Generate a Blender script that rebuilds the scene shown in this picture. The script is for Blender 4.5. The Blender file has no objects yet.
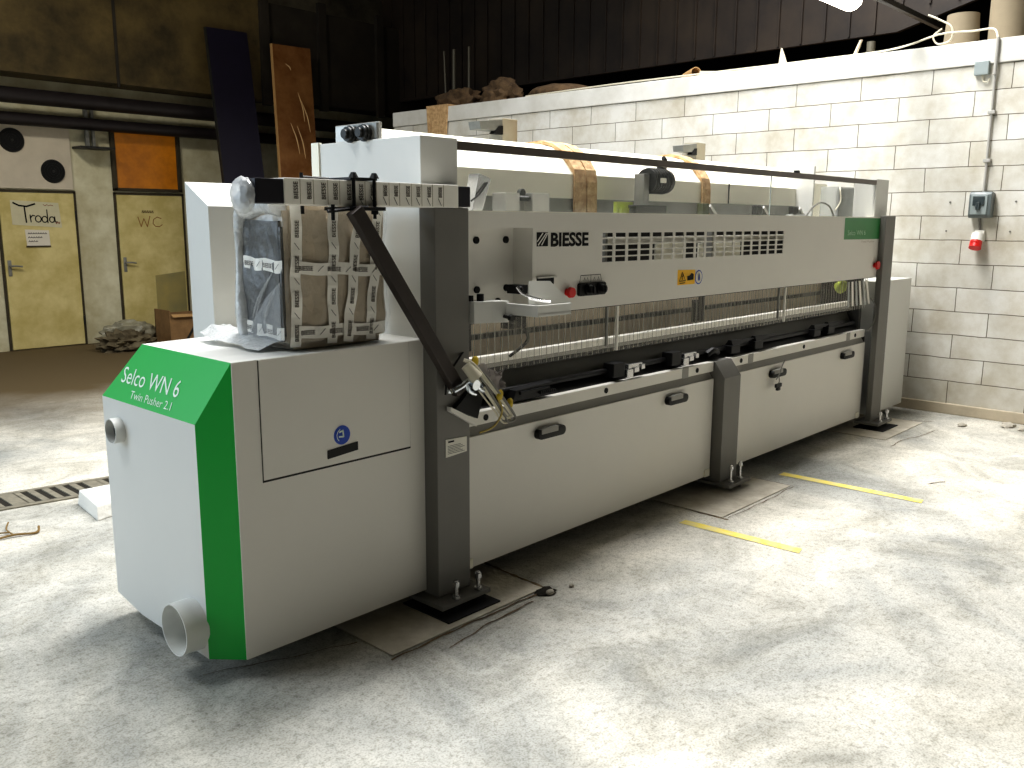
import bpy, bmesh, math, random
from mathutils import Vector, Matrix, noise
random.seed(7)
S = 1.1                      # survey units -> metres (a door is 2 m high)
COL = bpy.context.scene.collection
V = Vector

# ------------------------------------------------------------------ materials
def lin(c):
    return tuple((x/12.92 if x <= .04045 else ((x+.055)/1.055)**2.4) for x in (c[0]/255, c[1]/255, c[2]/255)) + (1,)

def mat(name, rgb, rough=.5, metal=0, var=0., scale=6, bump=0., bscale=40, emit=0., coat=0., alpha=1., rgb2=None, spec=.5, detail=5):
    m = bpy.data.materials.new(name); m.use_nodes = True
    nt = m.node_tree; N = nt.nodes; L = nt.links
    b = N['Principled BSDF']
    c1 = lin(rgb); c2 = lin(rgb2) if rgb2 else tuple(max(0, x*(1-var)) for x in c1[:3]) + (1,)
    b.inputs['Base Color'].default_value = c1
    b.inputs['Roughness'].default_value = rough
    b.inputs['Metallic'].default_value = metal
    b.inputs['Specular IOR Level'].default_value = spec
    b.inputs['Coat Weight'].default_value = coat
    b.inputs['Coat Roughness'].default_value = .15
    tc = N.new('ShaderNodeTexCoord')
    if var or rgb2:
        n = N.new('ShaderNodeTexNoise'); n.inputs['Scale'].default_value = scale; n.inputs['Detail'].default_value = detail
        n.inputs['Roughness'].default_value = .65
        L.new(tc.outputs['Object'], n.inputs['Vector'])
        r = N.new('ShaderNodeValToRGB'); r.color_ramp.elements[0].position = .35; r.color_ramp.elements[1].position = .65
        r.color_ramp.elements[0].color = c2; r.color_ramp.elements[1].color = c1
        L.new(n.outputs['Fac'], r.inputs['Fac']); L.new(r.outputs['Color'], b.inputs['Base Color'])
    if bump:
        n2 = N.new('ShaderNodeTexNoise'); n2.inputs['Scale'].default_value = bscale; n2.inputs['Detail'].default_value = 6
        L.new(tc.outputs['Object'], n2.inputs['Vector'])
        bp = N.new('ShaderNodeBump'); bp.inputs['Strength'].default_value = bump; bp.inputs['Distance'].default_value = .02
        L.new(n2.outputs['Fac'], bp.inputs['Height']); L.new(bp.outputs['Normal'], b.inputs['Normal'])
    if emit:
        b.inputs['Emission Color'].default_value = c1; b.inputs['Emission Strength'].default_value = emit
    if alpha < 1: b.inputs['Alpha'].default_value = alpha
    return m

M = {}
M['white'] = mat('white_enamel', (222, 222, 217), .42, var=.02, scale=3, bump=.02, bscale=400)
M['front'] = mat('light_grey_enamel', (224, 221, 213), .42, var=.02, scale=3, bump=.02, bscale=400)
M['cream'] = mat('cream_sheet', (252, 249, 232), .45, var=.02)
M['grey'] = mat('charcoal_enamel', (118, 116, 111), .5, var=.06, scale=5, bump=.05, bscale=300)
M['midgrey'] = mat('grey_strip', (150, 148, 142), .5, var=.05)
M['dark'] = mat('dark_steel', (52, 52, 50), .45, .3, var=.2, scale=12)
M['black'] = mat('black_plastic', (18, 18, 19), .45, spec=.3)
M['void'] = mat('dark_interior', (40, 38, 35), .8, var=.2)
M['green'] = mat('green_enamel', (0, 176, 62), .4, var=.02)
M['greenfade'] = mat('green_sticker', (60, 140, 78), .4, var=.06)
M['letter'] = mat('pale_lettering', (226, 240, 226), .5)
M['letterfade'] = mat('faded_lettering', (170, 210, 174), .5)
M['ink'] = mat('black_ink', (22, 22, 24), .6, spec=.2)
M['steel'] = mat('bright_steel', (205, 205, 205), .25, .9, var=.1)
M['alu'] = mat('brushed_aluminium', (200, 198, 192), .35, .5, var=.1, scale=20)
M['bar'] = mat('pale_pressure_bar', (236, 233, 224), .4)
M['galv'] = mat('galvanised_sheet', (150, 150, 145), .45, .4, var=.25, scale=9)
M['inner'] = mat('dusty_interior_sheet', (240, 226, 204), .6, var=.12, scale=5)
M['strutm'] = mat('brown_black_steel', (58, 50, 46), .42, .2, var=.25, scale=10)
M['boomcap'] = mat('dark_boom_steel', (26, 24, 34), .4, .1)
M['tape'] = mat('printed_white_tape', (248, 245, 236), .35, var=.05, coat=.3)
M['tapeink'] = mat('tape_ink', (78, 70, 62), .6)
M['film'] = mat('clouded_bubble_film', (215, 217, 216), .22, var=.12, scale=14, bump=.9, bscale=26, coat=.6)
M['kraft'] = mat('film_covered_board', (196, 182, 160), .3, var=.16, scale=7, bump=1.0, bscale=9, coat=.7)
M['filmdark'] = mat('film_over_dark_console', (50, 51, 51), .4, rgb2=(84, 84, 82), scale=11, bump=.7, bscale=14, coat=.05)
M['card'] = mat('cardboard', (196, 158, 108), .8, var=.25, scale=14, bump=.2)
M['cardstrap'] = mat('bark_brown_card', (222, 190, 144), .8, rgb2=(178, 140, 98), scale=22, bump=.4)
M['red'] = mat('red_plastic', (205, 28, 24), .4)
M['yellow'] = mat('yellow_sticker', (246, 190, 20), .5)
M['blue'] = mat('blue_sticker', (24, 72, 178), .5)
M['paper'] = mat('paper', (214, 208, 178), .8, var=.08)
M['label'] = mat('metal_label', (225, 222, 210), .5)
M['rubber'] = mat('rubber_mat', (14, 13, 16), .8)
M['padgreen'] = mat('yellow_green_pad', (176, 190, 78), .5, var=.15)
M['cablew'] = mat('white_cable', (214, 208, 188), .45)
M['cabley'] = mat('yellow_sleeve', (196, 170, 40), .5)
M['cableg'] = mat('grey_cable', (120, 118, 112), .5)
M['conduit'] = mat('grey_conduit', (176, 174, 168), .4, var=.06)
M['boxgrey'] = mat('grey_box_plastic', (150, 160, 160), .4)
M['boxdark'] = mat('dark_box_window', (56, 66, 68), .2)
M['doorp'] = mat('aged_yellow_paint', (222, 208, 150), .55, rgb2=(196, 180, 116), scale=3, bump=.08, bscale=20)
M['doordirt'] = mat('dark_frame_paint', (70, 62, 44), .7, var=.3)
M['boardw'] = mat('off_white_board', (212, 202, 184), .6, var=.12, scale=4)
M['wallp'] = mat('stained_plaster', (222, 218, 192), .8, rgb2=(190, 182, 148), scale=2.2, bump=.2, bscale=18)
M['amber'] = mat('amber_glass', (205, 130, 22), .35, rgb2=(160, 96, 18), scale=2.5, emit=.07)
M['navy'] = mat('navy_board', (27, 22, 44), .5, var=.2)
M['brownb'] = mat('brown_film_board', (150, 108, 66), .25, rgb2=(116, 74, 40), scale=2.2, bump=.25, bscale=6, coat=.5)
M['edge'] = mat('pale_board_edge', (190, 150, 100), .6)
M['duct'] = mat('rusty_duct', (112, 96, 60), .55, .2, rgb2=(64, 55, 36), scale=1.6, bump=.15, bscale=8)
M['ductdark'] = mat('dark_duct', (58, 52, 44), .6, .1, rgb2=(40, 36, 31), scale=1.6)
M['pipe'] = mat('dark_pipe', (44, 38, 40), .5, .1, var=.3)
M['vault'] = mat('grimy_vault', (120, 114, 96), .9, rgb2=(62, 56, 46), scale=1.2, bump=.2)
M['voidwall'] = mat('void_dark_wall', (22, 18, 20), .9, var=.3)  # near-black colour stands in for the unlit void beyond the hall
M['panelb'] = mat('brown_panel', (56, 46, 36), .55, rgb2=(32, 26, 23), scale=1.1)
M['slab'] = mat('dusty_slab', (120, 104, 84), .9, var=.3)
M['sack'] = mat('burlap', (112, 90, 64), .9, rgb2=(74, 58, 42), scale=9, bump=.5, bscale=30)
M['concyl'] = mat('beige_fibre_tube', (146, 134, 112), .8, var=.12)
M['rod'] = mat('grey_rod', (110, 106, 94), .5, .3)
M['shard'] = mat('pale_shard', (226, 214, 190), .7)
M['pad'] = mat('concrete_pad', (214, 208, 194), .85, rgb2=(184, 176, 160), scale=5, bump=.35, bscale=30)
M['crack'] = mat('dirt_in_crack', (74, 60, 44), .95, rgb2=(130, 112, 86), scale=18)
M['line'] = mat('worn_yellow_paint', (232, 212, 92), .8, rgb2=(216, 204, 146), scale=16)
M['foam'] = mat('white_foam_block', (235, 233, 226), .9, bump=.3, bscale=40)
M['stone'] = mat('stone', (190, 184, 170), .9, var=.25, scale=30)
M['twig'] = mat('twig', (128, 104, 62), .9)
M['rubble'] = mat('dirty_sacking', (118, 108, 84), .85, rgb2=(72, 62, 44), scale=6, bump=.6, bscale=14)
M['plastic'] = mat('grey_plastic_sheet', (172, 168, 148), .35, rgb2=(120, 116, 98), scale=8, bump=.6, bscale=10)
M['drain'] = mat('cast_iron_grate', (150, 144, 128), .7, .2, var=.3, scale=18)
M['hole'] = mat('dark_hole', (38, 34, 26), .95)
M['lamp'] = mat('lit_tube', (255, 244, 226), .4, emit=6)
M['lampbody'] = mat('lamp_housing', (120, 116, 108), .5)

def clear(name, rgb, a, rough=.1):
    m = bpy.data.materials.new(name); m.use_nodes = True; nt = m.node_tree; N = nt.nodes; L = nt.links
    N.remove(N['Principled BSDF']); out = N['Material Output']
    t = N.new('ShaderNodeBsdfTransparent'); g = N.new('ShaderNodeBsdfPrincipled'); mx = N.new('ShaderNodeMixShader')
    g.inputs['Base Color'].default_value = lin(rgb); g.inputs['Roughness'].default_value = rough
    mx.inputs[0].default_value = a
    L.new(t.outputs[0], mx.inputs[1]); L.new(g.outputs[0], mx.inputs[2]); L.new(mx.outputs[0], out.inputs['Surface'])
    return m, nt, mx
M['acrylic'] = clear('acrylic_guard', (235, 240, 238), .05)[0]
M['clearcover'] = clear('clear_cover', (200, 204, 200), .5, .2)[0]
M['clearfilm'] = clear('clear_film', (214, 216, 216), .3, .25)[0]
M['skinfilm'] = clear('film_skin', (226, 226, 222), .08, .4)[0]
M['clearbag'] = clear('clear_bag', (215, 205, 205), .38, .25)[0]
# curtain strip: clear in the middle, pale along its two long edges
m, nt, mx = clear('clear_curtain_strip', (226, 222, 210), .12, .25)
tc = nt.nodes.new('ShaderNodeTexCoord'); sx = nt.nodes.new('ShaderNodeSeparateXYZ'); a1 = nt.nodes.new('ShaderNodeMath'); a2 = nt.nodes.new('ShaderNodeMath'); rp = nt.nodes.new('ShaderNodeMapRange')
nt.links.new(tc.outputs['Generated'], sx.inputs[0])
a1.operation = 'SUBTRACT'; a1.inputs[1].default_value = .5; nt.links.new(sx.outputs['X'], a1.inputs[0])
a2.operation = 'ABSOLUTE'; nt.links.new(a1.outputs[0], a2.inputs[0])
rp.inputs['From Min'].default_value = .42; rp.inputs['From Max'].default_value = .48; rp.inputs['To Min'].default_value = .06; rp.inputs['To Max'].default_value = .42
nt.links.new(a2.outputs[0], rp.inputs['Value']); nt.links.new(rp.outputs[0], mx.inputs[0])
M['strip'] = m

def block_wall_material():
    m = bpy.data.materials.new('aerated_block_wall'); m.use_nodes = True; nt = m.node_tree; N = nt.nodes; L = nt.links
    b = N['Principled BSDF']; b.inputs['Roughness'].default_value = .9; b.inputs['Specular IOR Level'].default_value = .2
    tc = N.new('ShaderNodeTexCoord'); s = N.new('ShaderNodeSeparateXYZ'); c = N.new('ShaderNodeCombineXYZ')
    L.new(tc.outputs['Object'], s.inputs[0])
    ng = N.new('ShaderNodeMath'); ng.operation = 'MULTIPLY_ADD'; ng.inputs[1].default_value = -1; ng.inputs[2].default_value = .30
    L.new(s.outputs['Y'], ng.inputs[0]); L.new(ng.outputs[0], c.inputs['X'])
    oz = N.new('ShaderNodeMath'); oz.operation = 'ADD'; oz.inputs[1].default_value = -.084*S
    L.new(s.outputs['Z'], oz.inputs[0]); L.new(oz.outputs[0], c.inputs['Y'])
    # wobble so that the joints are not ruler-straight
    nw = N.new('ShaderNodeTexNoise'); nw.inputs['Scale'].default_value = 5; L.new(tc.outputs['Object'], nw.inputs['Vector'])
    vm = N.new('ShaderNodeVectorMath'); vm.operation = 'MULTIPLY_ADD'; vm.inputs[1].default_value = (.012, .012, 0); L.new(nw.outputs['Color'], vm.inputs[0]); L.new(c.outputs[0], vm.inputs[2])
    bt = N.new('ShaderNodeTexBrick'); L.new(vm.outputs[0], bt.inputs['Vector'])
    bt.inputs['Scale'].default_value = 1; bt.inputs['Brick Width'].default_value = .557*S; bt.inputs['Row Height'].default_value = .1845*S
    bt.inputs['Mortar Size'].default_value = .0042; bt.inputs['Mortar Smooth'].default_value = .35
    bt.offset = .44; bt.offset_frequency = 2
    bt.inputs['Color1'].default_value = lin((233, 232, 227)); bt.inputs['Color2'].default_value = lin((219, 217, 209)); bt.inputs['Mortar'].default_value = lin((118, 112, 98))
    n = N.new('ShaderNodeTexNoise'); n.inputs['Scale'].default_value = 2.2; n.inputs['Detail'].default_value = 7; n.inputs['Roughness'].default_value = .7
    L.new(tc.outputs['Object'], n.inputs['Vector'])
    r = N.new('ShaderNodeValToRGB'); r.color_ramp.elements[0].position = .32; r.color_ramp.elements[1].position = .6
    r.color_ramp.elements[0].color = lin((222, 216, 204)); r.color_ramp.elements[1].color = (1, 1, 1, 1)
    L.new(n.outputs['Fac'], r.inputs[0])
    mx = N.new('ShaderNodeMix'); mx.data_type = 'RGBA'; mx.blend_type = 'MULTIPLY'; mx.inputs[0].default_value = 1
    L.new(bt.outputs['Color'], mx.inputs[6]); L.new(r.outputs[0], mx.inputs[7]); L.new(mx.outputs[2], b.inputs['Base Color'])
    bp = N.new('ShaderNodeBump'); bp.inputs['Strength'].default_value = .5; bp.inputs['Distance'].default_value = .01; bp.invert = True
    L.new(bt.outputs['Fac'], bp.inputs['Height']); L.new(bp.outputs[0], b.inputs['Normal'])
    return m
M['blocks'] = block_wall_material()
M['cap'] = mat('white_lintel_band', (232, 231, 226), .85, rgb2=(214, 212, 204), scale=2.5, bump=.1)
M['kerb'] = mat('dusty_footing', (206, 194, 172), .9, var=.15, scale=5)

def floor_material():
    m = bpy.data.materials.new('worn_concrete'); m.use_nodes = True; nt = m.node_tree; N = nt.nodes; L = nt.links
    b = N['Principled BSDF']; b.inputs['Roughness'].default_value = .8; b.inputs['Specular IOR Level'].default_value = .25
    tc = N.new('ShaderNodeTexCoord')
    def noise_ramp(scale, p0, p1, c0, c1, det=8, ro=.7, dist=0):
        n = N.new('ShaderNodeTexNoise'); n.inputs['Scale'].default_value = scale; n.inputs['Detail'].default_value = det; n.inputs['Roughness'].default_value = ro; n.inputs['Distortion'].default_value = dist
        L.new(tc.outputs['Object'], n.inputs['Vector'])
        r = N.new('ShaderNodeValToRGB'); r.color_ramp.elements[0].position = p0; r.color_ramp.elements[1].position = p1
        r.color_ramp.elements[0].color = c0; r.color_ramp.elements[1].color = c1
        L.new(n.outputs['Fac'], r.inputs[0]); return r.outputs[0], n.outputs['Fac']
    def mul(a, bb):
        x = N.new('ShaderNodeMix'); x.data_type = 'RGBA'; x.blend_type = 'MULTIPLY'; x.inputs[0].default_value = 1
        L.new(a, x.inputs[6]); L.new(bb, x.inputs[7]); return x.outputs[2]
    A, _ = noise_ramp(.55, .36, .62, lin((168, 169, 165)), lin((236, 231, 219)), 9, .62, .8)
    B, _ = noise_ramp(2.2, .34, .58, lin((208, 208, 205)), (1, 1, 1, 1), 9, .72, .9)
    C, _ = noise_ramp(38, .30, .50, lin((206, 205, 201)), (1, 1, 1, 1), 5, .7)
    D, fine = noise_ramp(130, .34, .54, lin((222, 221, 217)), (1, 1, 1, 1), 2, .5)
    col = mul(mul(mul(A, B), C), D)
    # brown dirt along the back wall, its dark colour also standing in for shade
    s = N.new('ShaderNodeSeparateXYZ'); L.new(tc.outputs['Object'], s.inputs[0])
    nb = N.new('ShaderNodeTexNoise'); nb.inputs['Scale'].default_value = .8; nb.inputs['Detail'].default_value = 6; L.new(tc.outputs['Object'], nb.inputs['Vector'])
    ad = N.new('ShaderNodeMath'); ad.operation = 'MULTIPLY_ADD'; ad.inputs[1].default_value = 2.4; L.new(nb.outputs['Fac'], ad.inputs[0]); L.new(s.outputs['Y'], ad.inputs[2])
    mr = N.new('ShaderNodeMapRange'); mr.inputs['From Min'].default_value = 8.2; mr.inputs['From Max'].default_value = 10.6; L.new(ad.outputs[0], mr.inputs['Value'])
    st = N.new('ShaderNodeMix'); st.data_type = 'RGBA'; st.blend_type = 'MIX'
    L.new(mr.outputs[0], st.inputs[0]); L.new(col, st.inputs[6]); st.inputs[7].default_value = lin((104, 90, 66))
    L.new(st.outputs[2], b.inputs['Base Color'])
    bp = N.new('ShaderNodeBump'); bp.inputs['Strength'].default_value = .25; bp.inputs['Distance'].default_value = .004
    L.new(fine, bp.inputs['Height']); L.new(bp.outputs[0], b.inputs['Normal'])
    return m
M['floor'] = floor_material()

# ------------------------------------------------------------------ mesh builder
class MB:
    def __init__(s): s.bm = bmesh.new()
    def _merge(s, b2):
        me = bpy.data.meshes.new('t'); b2.to_mesh(me); b2.free(); s.bm.from_mesh(me); bpy.data.meshes.remove(me)
    def poly(s, pts): 
        s.bm.faces.new([s.bm.verts.new(p) for p in pts]); return s
    def box(s, x0, x1, y0, y1, z0, z1, bev=0):
        b = bmesh.new()
        vs = [b.verts.new(p) for p in ((x0,y0,z0),(x1,y0,z0),(x1,y1,z0),(x0,y1,z0),(x0,y0,z1),(x1,y0,z1),(x1,y1,z1),(x0,y1,z1))]
        for f in ((0,3,2,1),(4,5,6,7),(0,1,5,4),(1,2,6,5),(2,3,7,6),(3,0,4,7)): b.faces.new([vs[i] for i in f])
        if bev: bmesh.ops.bevel(b, geom=b.edges[:], offset=bev, segments=2, profile=.6, affect='EDGES')
        s._merge(b); return s
    def hexa(s, lo, hi, bev=0):
        """two matching polygons joined by sides"""
        b = bmesh.new(); n = len(lo)
        A = [b.verts.new(p) for p in lo]; B = [b.verts.new(p) for p in hi]
        b.faces.new(A[::-1]); b.faces.new(B)
        for i in range(n): b.faces.new((A[i], A[(i+1)%n], B[(i+1)%n], B[i]))
        bmesh.ops.recalc_face_normals(b, faces=b.faces[:])
        if bev: bmesh.ops.bevel(b, geom=b.edges[:], offset=bev, segments=2, profile=.6, affect='EDGES')
        s._merge(b); return s
    def prism(s, poly, axis, a0, a1, bev=0):
        f = {'x': lambda p, a: (a, p[0], p[1]), 'y': lambda p, a: (p[0], a, p[1]), 'z': lambda p, a: (p[0], p[1], a)}[axis]
        return s.hexa([f(p, a0) for p in poly], [f(p, a1) for p in poly], bev)
    def cyl(s, p0, p1, r0, r1=None, n=20, caps=True):
        r1 = r0 if r1 is None else r1
        p0, p1 = V(p0), V(p1); d = (p1-p0).normalized(); u = d.orthogonal().normalized(); w = d.cross(u)
        ring = lambda p, r: [s.bm.verts.new(p + r*(math.cos(2*math.pi*i/n)*u + math.sin(2*math.pi*i/n)*w)) for i in range(n)]
        A, B = ring(p0, r0), ring(p1, r1)
        for i in range(n): s.bm.faces.new((A[i], A[(i+1)%n], B[(i+1)%n], B[i]))
        if caps: s.bm.faces.new(A[::-1]); s.bm.faces.new(B)
        return s
    def pipe(s, p0, p1, r, t, n=40):
        """open pipe with wall thickness t"""
        p0, p1 = V(p0), V(p1); d = (p1-p0).normalized(); u = d.orthogonal().normalized(); w = d.cross(u)
        ring = lambda p, r: [s.bm.verts.new(p + r*(math.cos(2*math.pi*i/n)*u + math.sin(2*math.pi*i/n)*w)) for i in range(n)]
        R = [ring(p0, r), ring(p1, r), ring(p1, r-t), ring(p0, r-t)]
        for k in range(4):
            A, B = R[k], R[(k+1)%4]
            for i in range(n): s.bm.faces.new((A[i], A[(i+1)%n], B[(i+1)%n], B[i]))
        return s
    def tube(s, pts, r, n=8, smooth=6):
        P = [V(p) for p in pts]
        if smooth and len(P) > 2:
            Q = []
            for i in range(len(P)-1):
                p0, p1, p2, p3 = P[max(i-1,0)], P[i], P[i+1], P[min(i+2,len(P)-1)]
                for k in range(smooth):
                    t = k/smooth
                    Q.append(.5*((2*p1)+(p2-p0)*t+(2*p0-5*p1+4*p2-p3)*t*t+(3*p1-p0-3*p2+p3)*t**3))
            P = Q+[P[-1]]
        rings = []; u = None
        for i, p in enumerate(P):
            d = (P[min(i+1,len(P)-1)]-P[max(i-1,0)]).normalized()
            u = d.orthogonal().normalized() if u is None else (u-d*u.dot(d)).normalized()
            w = d.cross(u)
            rr = r(i/(len(P)-1)) if callable(r) else r
            rings.append([s.bm.verts.new(p+rr*(math.cos(2*math.pi*k/n)*u+math.sin(2*math.pi*k/n)*w)) for k in range(n)])
        for A, B in zip(rings, rings[1:]):
            for k in range(n): s.bm.faces.new((A[k], A[(k+1)%n], B[(k+1)%n], B[k]))
        s.bm.faces.new(rings[0][::-1]); s.bm.faces.new(rings[-1]); return s
    def sphere(s, c, r, sub=2, sc=(1,1,1), lump=0, freq=3, flat=None):
        b = bmesh.new(); bmesh.ops.create_icosphere(b, subdivisions=sub, radius=1)
        for v in b.verts:
            k = 1+lump*noise.noise(v.co*freq+V(c))
            v.co = V((c[0]+v.co.x*r*sc[0]*k, c[1]+v.co.y*r*sc[1]*k, c[2]+v.co.z*r*sc[2]*k))
            if flat is not None and v.co.z < flat: v.co.z = flat
        s._merge(b); return s
    def text(s, txt, o, xd, up, h, w=None, bold=0., shear=0., lift=.0015):
        """lettering: o = lower left corner, xd reading direction, up letter-up, h letter height, w total width"""
        c = bpy.data.curves.new('t', 'FONT'); c.body = txt; c.offset = bold; c.shear = shear; c.resolution_u = 3
        ob = bpy.data.objects.new('t', c); COL.objects.link(ob)
        dg = bpy.context.evaluated_depsgraph_get(); dg.update()
        me = bpy.data.meshes.new_from_object(ob.evaluated_get(dg))
        xs = [v.co.x for v in me.vertices]; ys = [v.co.y for v in me.vertices]
        x0, x1 = min(xs), max(xs); y1 = max(ys); y0 = 0
        kx = (w/(x1-x0)) if w else h/(y1-y0); ky = h/(y1-y0)
        xd, up = V(xd).normalized(), V(up).normalized(); nr = xd.cross(up); o = V(o)+nr*lift
        for v in me.vertices: v.co = o+xd*((v.co.x-x0)*kx)+up*((v.co.y-y0)*ky)
        s.bm.from_mesh(me); bpy.data.meshes.remove(me); bpy.data.objects.remove(ob); bpy.data.curves.remove(c); return s
    def stroke(s, pts, o, xd, up, wd, lift=.002):
        """flat pen stroke through 2-D points"""
        xd, up = V(xd).normalized(), V(up).normalized(); nr = xd.cross(up); o = V(o)+nr*lift
        P = [V((p[0], p[1])) for p in pts]
        for a, b in zip(P, P[1:]):
            d = (b-a).normalized(); n = V((-d.y, d.x))*wd/2; a2 = a-d*wd*.3; b2 = b+d*wd*.3
            s.poly([o+xd*q.x+up*q.y for q in (a2-n, b2-n, b2+n, a2+n)])
        return s
    def disc(s, c, nrm, r, n=24, sc=1):
        c, nrm = V(c), V(nrm).normalized(); u = V((0,0,1)).cross(nrm); u = u.normalized() if u.length > .1 else V((1,0,0)); w = nrm.cross(u)
        return s.poly([c+r*(math.cos(2*math.pi*i/n)*u*sc+math.sin(2*math.pi*i/n)*w) for i in range(n)])
    def build(s, name, m, parent=None, smooth=False, at=None, sub=0, kind=None, label=None):
        me = bpy.data.meshes.new(name); off = V((0,0,0))
        if parent is not None: off = OFF[parent.name]
        elif at is not None: off = V(at)
        for v in s.bm.verts: v.co = (v.co-off)*S
        bmesh.ops.recalc_face_normals(s.bm, faces=s.bm.faces[:])
        s.bm.to_mesh(me); s.bm.free()
        o = bpy.data.objects.new(name, me); COL.objects.link(o); me.materials.append(m if not isinstance(m, str) else M[m])
        if parent is not None: o.parent = parent
        else: o.location = off*S
        OFF[o.name] = off
        if smooth:
            for p in me.polygons: p.use_smooth = True
            me.set_sharp_from_angle(angle=math.radians(38))
        if sub:
            md = o.modifiers.new('sub', 'SUBSURF'); md.levels = md.render_levels = sub
        if kind: o['kind'] = kind
        if label: o['label'] = label
        return o
OFF = {}
def ink(target, mb, m):
    """printing on a surface: becomes part of that surface's own mesh"""
    me = target.data; k = len(me.materials); me.materials.append(M[m] if isinstance(m, str) else m); off = OFF[target.name]
    for v in mb.bm.verts: v.co = (v.co-off)*S
    for f in mb.bm.faces: f.material_index = k
    b = bmesh.new(); b.from_mesh(me)
    t = bpy.data.meshes.new('t'); mb.bm.to_mesh(t); mb.bm.free(); b.from_mesh(t); b.to_mesh(me); b.free(); bpy.data.meshes.remove(t)
def thing(name, label, cat, at, group=None):
    o = bpy.data.objects.new(name, None); COL.objects.link(o); o.empty_display_size = .1
    o.location = V(at)*S; OFF[o.name] = V(at); o['label'] = label; o['category'] = cat
    if group: o['group'] = group
    return o
def tag(o, label, cat, group=None):
    o['label'] = label; o['category'] = cat
    if group: o['group'] = group
    return o
X, Y, Z = V((1,0,0)), V((0,1,0)), V((0,0,1))

def lumpy(x0, x1, y0, y1, z0, z1, amp, cuts=26, r=.02):
    b = bmesh.new(); bmesh.ops.create_cube(b, size=1)
    bmesh.ops.bevel(b, geom=b.edges[:], offset=.05, segments=2, affect='EDGES')
    bmesh.ops.subdivide_edges(b, edges=b.edges[:], cuts=5, use_grid_fill=True)
    bmesh.ops.subdivide_edges(b, edges=[e for e in b.edges if e.calc_length() > .06], cuts=2, use_grid_fill=True)
    for v in b.verts:
        p = V((x0+(v.co.x+.5)*(x1-x0), y0+(v.co.y+.5)*(y1-y0), z0+(v.co.z+.5)*(z1-z0)))
        k = noise.noise(p*9)*amp+noise.noise(p*24)*amp*.45
        v.co = p+V((v.co.x*k*2, v.co.y*k*2, 0 if v.co.z < -.45 else v.co.z*k))
    return b
# ================================================================== SETTING
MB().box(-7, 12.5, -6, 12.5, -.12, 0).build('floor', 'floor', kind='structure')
YB = 11.145
MB().box(-7, 12.5, YB, YB+.25, 0, 3.3).build('wall_back', 'wallp', kind='structure')
MB().box(-7, 12.5, 12.3, 12.5, 3.3, 6.5).build('wall_back_upper', 'vault', kind='structure')
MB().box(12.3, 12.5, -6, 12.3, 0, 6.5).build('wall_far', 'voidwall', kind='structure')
MB().box(-7, 12.5, -6.2, -6, 0, 6.5).build('wall_front_unseen', 'vault', kind='structure')  # unseen wall added to cut the light on the front faces
cb = MB()
# closed roof over the bay; the area lights sit just below it
xs = [-7, 1.2, 6.2, 12.5]; ys = [-6, -1.4, 3.2, 12.5]
MB().box(-7, 12.5, -6.2, 12.5, 6.4, 6.6).build('ceiling', 'vault', kind='structure')
# block partition
MB().box(7.45, 7.62, -6, 9, .084, 2.66).build('wall_right', 'blocks', kind='structure')
MB().box(7.432, 7.62, -6, 9, 2.664, 2.835, .006).build('trim_1', 'cap', kind='structure')
MB().box(7.43, 7.62, -6, 9, 0, .084, .006).build('baseboard_right', 'kerb', kind='structure')
MB().box(7.62, 12.3, -6, 9, 2.6, 2.80).build('ceiling_slab', 'slab', kind='structure')

# brown ribbed cladding high behind the partition
cl = thing('wall_cladding', 'dark brown ribbed metal cladding hanging high behind the block wall', 'cladding', (9, 5, 3.28))
MB().prism([(11.1, 3.26), (3.4, 3.29), (2.74, 3.47), (-4, 5.2), (-4, 6.3), (11.1, 6.3)], 'x', 9, 9.06).build('sheet', 'panelb', cl)
for k in range(34):
    y = 2.6+k*.25
    MB().box(8.975, 9.0, y, y+.018, 3.5 if y < 3.4 else 3.3, 6.2).build('rib', 'panelb', cl)

# ---- back wall openings
def wall_door(n, x0, x1, ztop, hx, side):
    d = MB().box(x0, x1, YB-.03, YB+.0, .012, ztop, .006).build(f'door_{n}', 'doorp', kind='structure')
    g = MB()
    g.box(x0-.03, x0-.006, YB-.02, YB, 0, ztop+.03); g.box(x1+.006, x1+.03, YB-.02, YB, 0, ztop+.03); g.box(x0-.03, x1+.03, YB-.02, YB, ztop+.006, ztop+.03)
    g.build('door_frame', 'doordirt', d)
    h = MB().box(hx-.02, hx+.02, YB-.038, YB-.03, .86, 1.04, .004)
    h.cyl((hx, YB-.03, .975), (hx, YB-.08, .975), .011, n=10); h.tube([(hx, YB-.08, .975), (hx+side*.06, YB-.082, .975), (hx+side*.12, YB-.08, .967)], .01, smooth=3)
    h.build('door_handle', 'galv', d, smooth=True)
    return d
d1 = wall_door(1, 3.48, 4.29, 1.80, 3.525, 1)
d2 = wall_door(2, 4.80, 5.64, 1.80, 4.845, 1)
for z in (.25, 1.5): MB().cyl((4.297, YB-.04, z), (4.297, YB-.04, z+.1), .012, n=8).build('hinge', 'dark', d1)
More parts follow.
